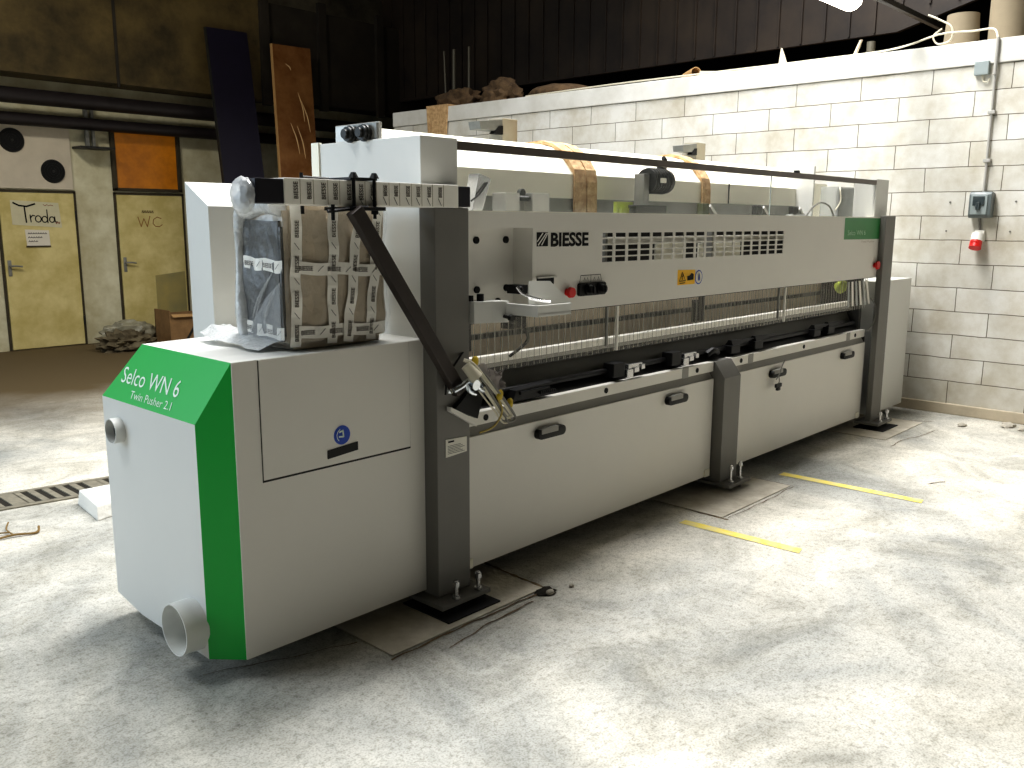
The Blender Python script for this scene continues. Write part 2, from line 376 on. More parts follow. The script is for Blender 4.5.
# hand lettering on the toilet door
mw = MB(); o = (5.045, YB-.03, 1.415)
mw.stroke([(0, .12), (.035, 0), (.075, .10), (.115, 0), (.155, .13)], o, X, Z, .011)
mw.stroke([(.30, .10), (.25, .12), (.20, .09), (.19, .04), (.22, .005), (.27, 0), (.31, .025)], o, X, Z, .011)
mw.build('wc_lettering', mat('brown_marker', (150, 106, 56), .8), d2)
mk = MB()
for i in range(7): mk.stroke([(i*.022, 0), (i*.022+.008, .03), (i*.022+.018, 0)], (5.10, YB-.03, 1.585), X, Z, .007)
mk.build('small_writing', mat('faint_marker', (96, 78, 44), .8), d2)
MB().poly([(5.22, YB-.0315, .05), (5.62, YB-.0315, .05), (5.62, YB-.0315, .84), (5.22, YB-.0315, .80)]).build('lower_patch', mat('greyed_paint', (150, 142, 98), .6, rgb2=(176, 158, 96), scale=2), d2)
# transom window over the toilet door
w = MB().box(4.81, 5.61, YB-.02, YB, 1.88, 2.56).build('window_1', 'amber', kind='structure')
wf = MB()
for a in ((4.77, 4.82, 1.85, 2.6), (5.60, 5.65, 1.85, 2.6), (4.77, 5.65, 1.845, 1.885), (4.77, 5.65, 2.55, 2.6)): wf.box(a[0], a[1], YB-.05, YB-.0, a[2], a[3], .005)
wf.build('window_frame', 'doordirt', w)
# white board over the other door with two round black vents
b1 = MB().box(3.30, 4.30, YB-.03, YB, 1.845, 2.585, .005).build('wall_board', 'boardw', at=(3.8, YB, 1.845)); tag(b1, 'off-white board fixed over the door with the paper signs', 'board')
for i, (x, z, lab) in enumerate(((3.67, 2.375, 'round black vent at upper left of the white board'), (4.085, 2.05, 'round black vent at lower right of the white board'))):
    t = thing('round_vent', lab, 'vent', (x, YB-.03, z), 'round vents on the white board')
    MB().cyl((x, YB-.03, z), (x, YB-.05, z), .135, .125, 32).build('vent_plate', 'black', t, smooth=True)
    for r in (.10, .07, .04): MB().pipe((x, YB-.05, z), (x, YB-.056, z), r, .008, 28).build('ring', 'black', t)
    MB().cyl((x, YB-.05, z), (x, YB-.06, z), .015, n=12).build('hub', 'dark', t)
# paper signs
t = thing('door_sign', 'large paper sign reading Troda taped to the yellow door', 'sign', (3.85, YB-.033, 1.43))
MB().poly([(3.595, YB-.033, 1.44), (4.13, YB-.033, 1.405), (4.11, YB-.033, 1.69), (3.59, YB-.033, 1.715)]).build('paper', 'paper', t)
wr = MB(); o = (3.60, YB-.033, 1.43)
wr.stroke([(.02, .255), (.08, .225), (.16, .215), (.25, .245)], o, X, Z, .018); wr.stroke([(.135, .22), (.14, .12), (.145, .035)], o, X, Z, .016)
wr.stroke([(.19, .12), (.195, .04)], o, X, Z, .012); wr.stroke([(.195, .09), (.215, .115), (.24, .11)], o, X, Z, .012)
ring = lambda cx, cy, r: [(cx+r*math.cos(a*.6), cy+r*1.15*math.sin(a*.6)) for a in range(12)]
wr.stroke(ring(.275, .075, .032), o, X, Z, .012); wr.stroke(ring(.345, .07, .03), o, X, Z, .012); wr.stroke([(.375, .18), (.378, .03)], o, X, Z, .012)
wr.stroke(ring(.425, .068, .028), o, X, Z, .012); wr.stroke([(.455, .10), (.46, .045), (.475, .04)], o, X, Z, .011)
wr.build('lettering', 'ink', t)
w2 = MB(); w2.stroke([(.48, .05), (.49, .02), (.505, .045), (.52, .02), (.53, .04)], (3.58, YB-.033, 1.43), X, Z, .008)
w2.stroke([(.36, .25), (.38, .235), (.40, .25), (.42, .235), (.44, .245), (.47, .235)], (3.58, YB-.033, 1.42), X, Z, .006); w2.build('small_writing', mat('red_pen', (150, 90, 70), .8), t)
t = thing('paper_notice', 'small white paper notice below the Troda sign', 'notice', (3.85, YB-.033, 1.17))
MB().poly([(3.73, YB-.033, 1.20), (3.985, YB-.033, 1.185), (3.98, YB-.033, 1.375), (3.72, YB-.033, 1.385)]).build('paper', mat('white_paper', (226, 220, 206), .8), t)
wn = MB()
for r_ in range(3):
    for i in range(8 - 2*r_): wn.stroke([(i*.026, 0), (i*.026+.01, .012), (i*.026+.019, 0)], (3.75, YB-.033, 1.335-r_*.045), X, Z, .006)
wn.build('writing', 'ink', t)
MB().box(3.72, 3.985, YB-.045, YB-.033, 1.185, 1.20).build('bottom_edge', 'doordirt', t)

# pipes and duct along the back wall
p = MB().cyl((-6, YB-.32, 2.83), (8.6, YB-.32, 2.83), .085, n=20).build('heating_pipe', 'pipe', smooth=True, at=(0, YB-.32, 2.75)); tag(p, 'upper dark pipe running under the rusty duct', 'pipe')
p = MB().cyl((-6, YB-.16, 2.60), (8.6, YB-.16, 2.60), .07, n=20).build('heating_pipe', 'pipe', smooth=True, at=(0, YB-.16, 2.53)); tag(p, 'lower dark pipe running just above the doors', 'pipe')
t = thing('pipe_bracket', 'steel bracket under the pipes between the two doors', 'bracket', (4.53, YB, 2.33))
MB().box(4.47, 4.51, YB-.07, YB-.03, 2.345, 2.9).build('hanger', 'galv', t); MB().box(4.55, 4.58, YB-.07, YB-.03, 2.345, 2.9).build('hanger', 'galv', t)
MB().box(4.33, 4.73, YB-.26, YB, 2.32, 2.345).build('arm', 'dark', t)
t = thing('ventilation_duct', 'large rusty rectangular duct high along the back wall', 'duct', (1, 10.75, 3.05))
D0 = 10.72
for i, (a, b) in enumerate(((-6, .6), (.6, 2.8), (2.8, 4.75), (4.75, 6.7))): MB().box(a+.004, b-.004, D0, 11.9, 3.06, 4.42, .004).build('duct_section', 'duct', t)
for a, b in ((6.7, 7.6), (7.6, 8.6), (8.6, 10.2)): MB().box(a+.004, b-.004, D0, 11.9, 3.08, 4.30, .004).build('duct_section', 'ductdark', t)
for x in (2.8, 4.75, 6.7, 7.6, 8.6):
    f = MB()
    if x < 6: f.box(x-.016, x+.016, D0-.012, D0, 3.02, 4.44)
    else: f.box(x-.06, x+.06, D0-.06, D0, 3.0, 4.42)
    f.build('flange', 'ductdark', t)
# dark stub wall and arch opening past the end of the duct
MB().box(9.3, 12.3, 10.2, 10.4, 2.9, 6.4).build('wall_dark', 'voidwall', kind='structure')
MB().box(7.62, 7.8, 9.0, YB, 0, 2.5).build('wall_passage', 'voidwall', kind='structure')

# leaning boards
def leaning(name, x0b, x1b, x0t, x1t, yb, yt, zt, th, m, label, cat):
    t = thing(name, label, cat, ((x0b+x1b)/2, yb, 0))
    MB().hexa([(x0b, yb, 0), (x1b, yb, 0), (x1b, yb+th, 0), (x0b, yb+th, 0)], [(x0t, yt, zt), (x1t, yt, zt+.012), (x1t, yt+th, zt+.012), (x0t, yt+th, zt)]).build('panel', m, t)
    MB().hexa([(x0b-.012, yb-.002, 0), (x0b, yb-.002, 0), (x0b, yb+th, 0), (x0b-.012, yb+th, 0)], [(x0t-.012, yt-.002, zt), (x0t, yt-.002, zt), (x0t, yt+th, zt), (x0t-.012, yt+th, zt)]).build('edge_strip', 'edge' if m == 'brownb' else 'dark', t)
    return t
leaning('leaning_board', 5.75, 6.33, 5.79, 6.34, 9.95, 10.52, 3.82, .05, 'navy', 'tall navy board leaning on the duct beside the yellow toilet door', 'board')
tb = leaning('leaning_board', 6.42, 6.99, 6.69, 7.27, 9.9, 10.5, 3.75, .04, 'brownb', 'tall brown board in glossy film leaning on the dark duct', 'board')
glint = mat('film_glint', (214, 180, 130), .2, coat=.5)  # pale colour paints the glare streaks on the film creases
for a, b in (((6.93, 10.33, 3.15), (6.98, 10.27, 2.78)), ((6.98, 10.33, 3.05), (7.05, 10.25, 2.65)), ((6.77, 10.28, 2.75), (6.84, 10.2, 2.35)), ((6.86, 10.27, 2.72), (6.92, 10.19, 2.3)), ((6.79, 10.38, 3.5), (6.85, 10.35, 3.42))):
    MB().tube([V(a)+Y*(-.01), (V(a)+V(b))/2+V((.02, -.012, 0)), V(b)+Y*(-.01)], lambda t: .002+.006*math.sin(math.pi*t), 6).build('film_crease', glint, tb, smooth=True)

# box, rubbish by the toilet door
boxm = mat('dull_carton', (150, 118, 80), .85, var=.25, scale=8)
t = thing('cardboard_box', 'open cardboard box standing by the toilet door', 'box', (5.2, 10.45, 0))
q = MB(); q.box(4.98, 5.5, 10.3, 10.315, 0, .36); q.box(4.98, 4.995, 10.315, 10.7, 0, .42); q.box(5.485, 5.5, 10.315, 10.7, 0, .36); q.box(4.98, 5.5, 10.685, 10.7, 0, .36); q.box(4.995, 5.485, 10.315, 10.685, 0, .02)
q.build('carton', boxm, t)
MB().hexa([(5.0, 10.298, .37), (5.48, 10.298, .35), (5.48, 10.26, .33), (5.0, 10.26, .34)], [(5.0, 10.3, .376), (5.48, 10.3, .358), (5.48, 10.262, .338), (5.0, 10.262, .348)]).build('flap', 'card', t)
MB().hexa([(5.13, 10.285, 0), (5.16, 10.285, 0), (5.16, 10.297, 0), (5.13, 10.297, 0)], [(5.36, 10.285, .34), (5.39, 10.285, .34), (5.39, 10.297, .34), (5.36, 10.297, .34)]).build('strip', 'dark', t)
r = MB().sphere((4.42, 10.3, .09), .27, 4, (1.1, .7, .5), .5, 4.2, 0).build('rubbish_sack', 'rubble', smooth=True, at=(4.42, 10.3, 0)); tag(r, 'dirty brown sack slumped on the floor before the yellow doors', 'sack')
r = MB().sphere((4.72, 10.86, .12), .3, 4, (1.1, .5, .5), .4, 3.1, 0).build('plastic_sheeting', 'plastic', smooth=True, at=(4.72, 10.86, 0)); tag(r, 'crumpled grey plastic sheeting between the brown sack and the cardboard box', 'plastic sheet')

# ================================================================== THE SAW
saw = thing('panel_saw', 'long white and grey panel saw with charcoal columns and a green end corner', 'machine', (4.3, 2.85, 0))
YF = 2.50
# ---- end cabinet with chamfered green corner
zc0, zc1, zs = .07, 1.064, .865
xe, xf, yfr, ych, ybk = 1.307, 1.39, 2.49, 2.583, 3.275
cab = MB()
# front, top, end faces (a closed shell)
c = dict(a=(xf, yfr, zc0), b=(xf, yfr, zc1), c=(2.19, yfr, zc1), d=(2.19, yfr, zc0), e=(xe, ych, zc0), f=(xe, ych, zs), g=(xe, ybk, zs), h=(xe, ybk, .10), h2=(xe, 3.07, zc0), i=(xf, 3.10, zc1), j=(2.19, 3.2, zc1), k=(2.19, 3.275, zc0), l=(xf+.02, 3.275, zc1-.006))
cab.poly([c['a'], c['d'], c['c'], c['b']])
cab.poly([c['b'], c['c'], c['j'], c['i']])
cab.poly([c['e'], c['f'], c['g'], c['h'], c['h2']])
cab.poly([c['c'], c['d'], c['k'], c['j']])
cab.poly([c['g'], c['i'], c['h']]); cab.poly([c['i'], c['j'], c['k'], c['h']])
cab.poly([c['a'], c['e'], c['h2'], c['h'], c['k'], c['d']])
cabo = cab.build('end_cabinet', 'white', saw)
gr = MB()
gr.poly([c['a'], c['b'], c['f'], c['e']]); gr.poly([c['b'], c['i'], c['g'], c['f']])
gro = gr.build('green_corner', 'green', cabo, label='green chamfered corner and sloping top edge')
up = V((xf-xe, 0, zc1-zs)).normalized()
sl = lambda y, k: V((xe, y, zs))+up*k
tx = MB().text('Selco WN 6', sl(3.165, .067), -Y, up, .058, .425, .0); ink(gro, tx, 'letter')
tx = MB().text('Twin Pusher 2.1', sl(3.06, .020), -Y, up, .028, .30, -.004); ink(gro, tx, 'letter')
MB().text('Oo', sl(2.99, .006), -Y, up, .008, .03).build('small_mark', 'letterfade', cabo) if False else None
# front skin is shaded grey enamel like the doors
MB().box(xf, 2.19, yfr-.003, yfr, zc0, zc1-.001).build('front_skin', 'front', cabo)
MB().box(1.480, 2.108, yfr-.0045, yfr-.003, .658, zc1-.003).build('panel_gap', 'void', cabo)
MB().box(1.4825, 2.105, yfr-.008, yfr-.003, .666, zc1-.001, .001).build('access_panel', 'front', cabo)
MB().hexa([(1.731, yfr-.011, .690), (1.860, yfr-.011, .700), (1.860, yfr-.008, .700), (1.731, yfr-.008, .690)], [(1.731, yfr-.011, .720), (1.860, yfr-.011, .730), (1.860, yfr-.008, .730), (1.731, yfr-.008, .720)]).build('black_nameplate', 'black', cabo)
MB().cyl((1.794, yfr-.008, .765), (1.794, yfr-.010, .765), .034, n=28).build('blue_sticker', 'blue', cabo)
st = MB(); st.stroke([(-.012, .012), (.002, .016), (.004, -.006), (-.014, -.004)], (1.794, yfr-.010, .765), X, Z, .006)
st.stroke([(.024*math.cos(a*.5), .024*math.sin(a*.5)) for a in range(4, 9)], (1.794, yfr-.010, .765), X, Z, .003); st.build('sticker_symbol', 'letter', cabo)
# exhaust ports
pp = MB().pipe((1.232, 2.664, .172), (1.312, 2.664, .172), .088, .004); pp.build('exhaust_pipe', 'white', cabo, smooth=True, label='large open white pipe at the foot of the end face')
MB().cyl((1.3065, 2.66, .165), (1.3055, 2.66, .165), .105, n=30).build('pipe_hole', 'void', cabo) if False else None
pp = MB().pipe((1.272, 3.143, .757), (1.312, 3.143, .757), .046, .003, 32); pp.build('cable_port', 'white', cabo, smooth=True, label='small open white pipe below the green slope')
MB().cyl((1.302, 3.143, .757), (1.303, 3.143, .757), .044, n=26).build('port_back', 'void', cabo)

# ---- tall cabinet and hood behind the wrapped console
tc = MB().box(2.19, 2.375, 2.50, 3.15, .08, 1.806, .003).build('tall_cabinet', 'white', saw)
MB().box(2.183, 2.20, 3.12, 3.17, 1.07, 1.812).build('back_edge', 'cream', tc)
pl = MB().box(2.205, 2.222, 2.755, 3.032, 1.806, 1.873, .004).build('pulley_plate', 'alu', tc)
for y in (2.905, 2.815): 
    q = MB().cyl((2.205, y, 1.832), (2.165, y, 1.832), .028, n=24); q.cyl((2.16, y, 1.832), (2.15, y, 1.832), .018, n=16); q.pipe((2.185, y, 1.832), (2.178, y, 1.832), .033, .01, 24); q.build('pulley', 'dark', tc, smooth=True)
MB().box(2.198, 2.205, 2.76, 2.91, 1.81, 1.868).build('pulley_backing', 'galv', tc)
hd = MB().prism([(3.2, .08), (3.374, .08), (3.374, 1.648), (3.2, 1.553)], 'x', 1.727, 2.18, .002).build('side_hood', 'white', saw, label='tall white hood with a sloping top')
# ---- machine body behind the doors
MB().box(2.37, 6.62, 2.56, 3.28, .10, .70).build('machine_base', 'void', saw)

# ---- columns
def column(x0, x1, y0, y1, zt, lab=None):
    co = MB().box(x0, x1, y0, y1, .055, zt, .004).build('support_column', 'grey', saw)
    MB().box(x0-.05, x1+.04, y0-.075, y1+.06, .038, .056, .002).build('base_plate', 'grey', co)
    for bx in (x0+.045, x1-.005):
        q = MB().cyl((bx, y0-.05, .0), (bx, y0-.05, .13), .009, n=10); q.cyl((bx, y0-.05, .056), (bx, y0-.05, .068), .018, n=6); q.cyl((bx, y0-.05, .105), (bx, y0-.05, .125), .015, n=6)
        q.build('anchor_bolt', 'steel', co, smooth=True)
    MB().box(x0-.06, x1+.05, y0-.12, y1+.06, .004, .012).build('rubber_mat', 'rubber', co)
    return co
cL = column(2.179, 2.350, 2.415, 2.50, 1.548)
cR = column(6.475, 6.655, 2.415, 2.457, 1.548)
lb = MB().hexa([(2.221, 2.4115, .612), (2.331, 2.4115, .618), (2.331, 2.415, .618), (2.221, 2.415, .612)], [(2.221, 2.4115, .682), (2.331, 2.4115, .677), (2.331, 2.415, .677), (2.221, 2.415, .682)]).build('rating_plate', 'label', cL)
q = MB(); q.box(2.232, 2.262, 2.410, 2.4115, .668, .674)
for k in range(6): q.box(2.23, 2.318-.01*(k % 3), 2.4108, 2.4115, .624+.006*k, .6255+.006*k)
q.build('plate_print', 'ink', cL)
# middle leg with chamfered head
ml = MB().hexa([(4.335, 2.43, .05), (4.515, 2.43, .05), (4.515, 2.56, .05), (4.335, 2.56, .05)], [(4.335, 2.43, .648), (4.515, 2.43, .648), (4.515, 2.56, .648), (4.335, 2.56, .648)])
ml.prism([(2.43, .648), (2.56, .648), (2.56, .735), (2.495, .735)], 'x', 4.335, 4.515)
mo = ml.build('middle_leg', 'grey', saw)
MB().box(4.31, 4.555, 2.355, 2.56, .034, .052, .002).build('base_plate', 'grey', mo)
for bx in (4.375, 4.48):
    q = MB().cyl((bx, 2.385, 0), (bx, 2.385, .155), .008, n=10); q.cyl((bx, 2.385, .053), (bx, 2.385, .064), .016, n=6); q.cyl((bx, 2.385, .13), (bx, 2.385, .148), .013, n=6); q.build('anchor_bolt', 'steel', mo, smooth=True)

# ---- doors
def handle(x0, x1, z, par):
    q = MB(); n = 10; r = .0225; y0 = YF-.008
    out = [(x0+r-r*math.sin(math.pi*i/n), z-r*math.cos(math.pi*i/n)) for i in range(n+1)]+[(x1-r+r*math.sin(math.pi*i/n), z+r*math.cos(math.pi*i/n)) for i in range(n+1)]
    q.prism(out, 'y', y0, y0-.03, .003); q.build('door_handle', 'black', par, smooth=True)
    MB().box(x0+.018, x1-.055, y0-.0325, y0-.006, z+.001, z+.027, .004).build('finger_recess', 'midgrey', par)
def saw_door(x0, x1, hs):
    d = MB().box(x0, x1, YF-.008, YF+.02, .085, .642, .002).build('front_door', 'front', saw)
    for h in hs: handle(h, h+.185, .585, d)
    return d
dL = saw_door(2.372, 4.325, (2.815, 3.835)); dR = saw_door(4.525, 6.46, (4.975, 6.025))
for x in (2.385, 4.265, 6.38): MB().box(x, x+.05, YF-.014, YF-.008, .085, .125).build('corner_clip', 'cream', dL if x < 4.25 else dR)
# grey groove strip and white trim rail
for a, b in ((2.372, 4.325), (4.525, 6.455)):
    MB().hexa([(a, YF+.0, .642), (b, YF+.0, .642), (b, YF+.02, .642), (a, YF+.02, .642)], [(a, YF+.03, .684), (b, YF+.03, .684), (b, YF+.05, .684), (a, YF+.05, .684)]).build('groove_strip', 'midgrey', saw)
    tr = MB().box(a-.012, b+.005, YF, YF+.04, .682, .735, .002).build('table_rail', 'front', saw)
    for x in (2.525, 3.34, 4.157, 4.638, 5.459, 6.284):
        if a < x < b: MB().cyl((x, YF, .708), (x, YF-.003, .708), .0135, n=16).build('bolt_hole', 'ink', tr)
    for x in (2.615, 4.01, 4.724, 6.135):
        if a < x < b: MB().box(x, x+.058, YF-.002, YF, .68, .737).build('rail_notch', 'midgrey', tr)
# dark channel, sloping table back
MB().prism([(YF+.04, .70), (YF+.085, .70), (YF+.085, .775), (YF+.04, .736)], 'x', 2.36, 6.42).build('channel', 'black', saw)
MB().hexa([(2.36, 2.585, .765), (6.42, 2.585, .765), (6.42, 2.60, .765), (2.36, 2.60, .765)], [(2.36, 2.645, .89), (6.42, 2.645, .89), (6.42, 2.66, .89), (2.36, 2.66, .89)]).build('table_back', mat('dark_table_sheet', (92, 91, 84), .5, var=.1), saw)
MB().cyl((2.4, 2.565, .785), (6.4, 2.565, .785), .014, n=12).build('guide_rod', 'black', saw, smooth=True)
MB().box(2.36, 6.42, 2.60, 2.85, .865, .885).build('table_shadow_gap', 'black', saw)
MB().box(6.425, 6.47, 2.54, 2.86, .70, 1.12).build('end_light_block', 'dark', saw)  # dark plate added to block light showing through at the table end
# channel end piece by the left column
q = MB().prism([(2.395, .735), (2.412, .735), (2.412, .80), (2.395, .80)], 'x', 2.235, 2.36)
MB().hexa([(2.225, 2.385, .795), (2.36, 2.385, .715), (2.36, 2.41, .715), (2.225, 2.41, .795)], [(2.225, 2.385, .812), (2.36, 2.385, .742), (2.36, 2.41, .742), (2.225, 2.41, .812)]).build('channel_end_plate', 'front', saw)
MB().hexa([(2.25, 2.39, .80), (2.37, 2.39, .745), (2.37, 2.41, .745), (2.25, 2.41, .80)], [(2.36, 2.39, .885), (2.40, 2.39, .83), (2.40, 2.41, .83), (2.36, 2.41, .885)]).build('channel_end', 'black', saw)
# clamps on the guide rod
def clamp(x, kind):
    q = MB()
    if kind == 'fin':
        q.box(x, x+.10, 2.515, 2.58, .755, .80, .004); q.hexa([(x+.02, 2.52, .80), (x+.1, 2.52, .80), (x+.1, 2.57, .80), (x+.02, 2.57, .80)], [(x+.02, 2.53, .83), (x+.30, 2.53, .818), (x+.30, 2.55, .818), (x+.02, 2.55, .83)])
        q.build('clamp_block', 'black', saw)
    else:
        q.box(x, x+.09, 2.515, 2.58, .755, .825, .004); o = q.build('clamp_block', 'black', saw)
        r = MB(); r.box(x+.10, x+.15, 2.505, 2.525, .745, .785, .003); r.box(x+.12, x+.24, 2.515, 2.535, .785, .808, .003); r.box(x+.16, x+.2, 2.505, 2.52, .765, .79, .003); r.box(x+.22, x+.25, 2.505, 2.52, .775, .80, .003); r.build('clamp_jaw', 'steel', o)
for x, k in ((3.42, 's'), (3.93, 's'), (4.55, 'fin'), (4.83, 'fin'), (5.64, 'fin'), (5.86, 'fin')): clamp(x, k)
q = MB().box(2.74, 2.93, 2.50, 2.58, .77, .785, .003)
for k in range(8): q.box(2.86+k*.013, 2.866+k*.013, 2.49, 2.51, .76, .772)
q.hexa([(2.70, 2.51, .745), (2.86, 2.51, .745), (2.86, 2.58, .745), (2.70, 2.58, .745)], [(2.72, 2.51, .79), (2.96, 2.51, .80), (2.96, 2.58, .80), (2.72, 2.58, .79)]); q.build('clamp_block', 'black', saw)
q = MB().tube([(4.33, 2.55, .77), (4.38, 2.54, .79), (4.44, 2.545, .775)], .02, 8); q.build('cable_gland', 'black', saw, smooth=True)

# ---- beam cover with vent slots and recess
YBm = 2.46; bx0, bx1, bz0, bz1 = 2.362, 6.50, 1.117, 1.538
beam = MB(); t_ = .012
vx = [3.232]
ncol = 18; pw = (5.02-3.232)/ncol
holes = []
zrow = [1.4505-.0275*k for k in range(5)]
for i in range(ncol):
    for z in zrow: holes.append((3.232+i*pw, 3.232+i*pw+pw*.80, z-.0205, z))
RX0, RX1, RZ1 = 2.362, 2.758, 1.474
xs = sorted({bx0, bx1, RX0, RX1} | {h[0] for h in holes} | {h[1] for h in holes}); zs_ = sorted({bz0, bz1, RZ1} | {h[2] for h in holes} | {h[3] for h in holes})
hk = {(round(h[0], 5), round(h[2], 5)) for h in holes}
vv = {}
def gv(x, z):
    k = (round(x, 5), round(z, 5))
    if k not in vv: vv[k] = beam.bm.verts.new((x, YBm, z))
    return vv[k]
for i in range(len(xs)-1):
    for j in range(len(zs_)-1):
        xm, zm = (xs[i]+xs[i+1])/2, (zs_[j]+zs_[j+1])/2
        if RX0 < xm < RX1 and zm < RZ1: continue
        if any(h[0] < xm < h[1] and h[2] < zm < h[3] for h in holes): continue
        beam.bm.faces.new((gv(xs[i], zs_[j]), gv(xs[i+1], zs_[j]), gv(xs[i+1], zs_[j+1]), gv(xs[i], zs_[j+1])))
bmo = beam.build('beam_cover', 'front', saw)
sd = bmo.modifiers.new('thick', 'SOLIDIFY'); sd.thickness = .004*S; sd.offset = 0
# top lip, underside, end cheeks, recess walls
q = MB().box(bx0, bx1, YBm, YBm+.10, bz1-.006, bz1+.002); q.box(bx1-.008, bx1, YBm, 2.75, bz0, bz1); q.box(bx0, bx0+.008, YBm+.003, 2.56, RZ1, bz1)
q.build('beam_lip', 'cream', bmo)
q = MB().box(RX1, RX1+.006, YBm+.002, 2.575, bz0, RZ1); q.box(RX0, RX1, YBm+.002, 2.575, RZ1, RZ1+.006); q.build('recess_side', 'front', bmo)
MB().box(RX0, 2.50, 2.556, 2.566, bz0, RZ1).build('recess_edge', 'front', bmo)
rp_ = MB().box(RX0, RX1, 2.566, 2.575, bz0, RZ1).build('recess_plate', 'front', bmo)
for u, z in ((2.535, 1.425), (2.708, 1.425), (2.538, 1.226), (2.712, 1.226), (2.66, 1.172)): MB().cyl((u, 2.566, z), (u, 2.558, z), .0145, n=16).build('mounting_bolt', 'ink', bmo)
MB().box(RX1, bx1, YBm+.01, 2.55, bz0, bz0+.006).build('beam_underside', 'void', bmo)
MB().box(bx0, bx1, YBm+.004, YBm+.012, bz0-.004, bz0+.003).build('seal_strip', 'ink', bmo)
MB().box(2.85, bx1-.01, 2.80, 2.81, bz0+.01, 1.50).build('beam_inner_sheet', 'void', bmo)
MB().box(2.8, 6.4, 2.66, 2.68, 1.395, 1.425).build('inner_pipe', 'bar', bmo)
for x in (3.30, 3.44, 4.42): MB().box(x, x+.018, 2.6, 2.64, 1.12, 1.46).build('inner_post', 'galv', bmo)
MB().box(4.08, 4.38, 2.74, 2.75, 1.29, 1.39).build('inner_panel', 'cream', bmo); MB().box(4.52, 5.0, 2.74, 2.75, 1.29, 1.38).build('inner_panel', 'cream', bmo)
# brand mark: striped square + lettering
lg = MB(); lx0, lz0, ls = 2.782, 1.398, .058
lg.poly([(lx0, YBm-.003, lz0), (lx0+ls*1.25, YBm-.003, lz0), (lx0+ls*1.25, YBm-.003, lz0+ls), (lx0, YBm-.003, lz0+ls)]).build('logo_square', 'ink', bmo)
lw = MB()
for k in range(3):
    o_ = -.012+k*.022; pts = []
    lw.stroke([(max(0.004, o_), .006+max(0, .004-o_)*.9), (min(ls*1.2, o_+.05), .006+.048)], (lx0, YBm-.003, lz0), X, Z, .006, lift=.001)
lw.build('logo_stripes', 'front', bmo)
MB().text('BIESSE', (2.872, YBm-.002, 1.398), X, Z, .057, .256, .036).build('logo_lettering', 'ink', bmo)
# control cut-out, knobs, push-button
MB().box(2.785, 2.895, YBm-.004, YBm, 1.238, 1.266).build('label_slot', 'ink', bmo); MB().box(2.783, 2.905, YBm-.012, YBm, 1.266, 1.272).build('slot_cover', 'alu', bmo)
kp = MB().prism([(3.055, 1.182), (3.063, 1.176), (3.238, 1.176), (3.247, 1.182), (3.247, 1.226), (3.238, 1.233), (3.063, 1.233), (3.055, 1.226)], 'y', YBm, YBm-.018, .003).build('switch_panel', 'black', bmo)
for x in (3.115, 3.20):
    q = MB().cyl((x, YBm-.018, 1.2045), (x, YBm-.026, 1.2045), .027, n=24); q.cyl((x, YBm-.026, 1.2045), (x, YBm-.048, 1.2045), .017, n=20); q.box(x-.004, x+.004, YBm-.054, YBm-.046, 1.19, 1.22); q.build('rotary_knob', 'black', bmo, smooth=True)
    MB().stroke([(.019*math.cos(a*.4), .019*math.sin(a*.4)) for a in range(0, 6)], (x, YBm-.030, 1.2045), X, Z, .004).build('knob_mark', 'boxgrey', bmo)
dg_ = MB(); o = (3.072, YBm, 1.236)
dg_.stroke([(0, 0), (.008, .03), (.15, .03), (.158, 0)], o, X, Z, .003); dg_.stroke([(.08, 0), (.08, .03)], o, X, Z, .003)
for x in (.03, .05, .10, .13): dg_.stroke([(x, .006), (x+.006, .02), (x+.012, .006)], o, X, Z, .002)
dg_.build('switch_diagram', 'ink', bmo)
q = MB().cyl((2.985, YBm, 1.198), (2.985, YBm-.02, 1.198), .016, n=16); q.cyl((2.985, YBm-.02, 1.198), (2.985, YBm-.035, 1.198), .024, .022, 20); q.build('red_button', 'red', bmo, smooth=True)
q = MB().cyl((6.43, YBm, 1.203), (6.43, YBm-.02, 1.203), .018, n=16); q.cyl((6.43, YBm-.02, 1.203), (6.43, YBm-.035, 1.203), .031, .028, 20); q.build('red_button', 'red', bmo, smooth=True)
# warning stickers
MB().poly([(3.86, YBm-.003, 1.185), (4.025, YBm-.003, 1.185), (4.025, YBm-.003, 1.258), (3.86, YBm-.003, 1.262)]).build('warning_sticker', 'yellow', bmo)
ws = MB(); o = (3.87, YBm-.003, 1.185)
ws.stroke([(.005, .02), (.033, .064), (.062, .02), (.005, .02)], o, X, Z, .004); ws.stroke([(.033, .028), (.03, .04), (.04, .048), (.036, .055)], o, X, Z, .006)
ws.poly([V(o)+V((.082, -.001, .02)), V(o)+V((.14, -.001, .022)), V(o)+V((.142, -.001, .05)), V(o)+V((.12, -.001, .058)), V(o)+V((.10, -.001, .045)), V(o)+V((.08, -.001, .042))]); ws.stroke([(.01, .008), (.06, .01)], o, X, Z, .004)
ws.build('warning_symbols', 'ink', bmo)
MB().disc((4.062, YBm-.003, 1.218), (0, -1, 0), .037, 28, 1).build('blue_sticker', 'blue', bmo); MB().disc((4.062, YBm-.004, 1.218), (0, -1, 0), .031, 28).build('sticker_face', 'label', bmo)
MB().stroke([(-.006, -.015), (0, .016), (.006, -.015)], (4.062, YBm-.004, 1.218), X, Z, .008).build('sticker_symbol', 'blue', bmo)
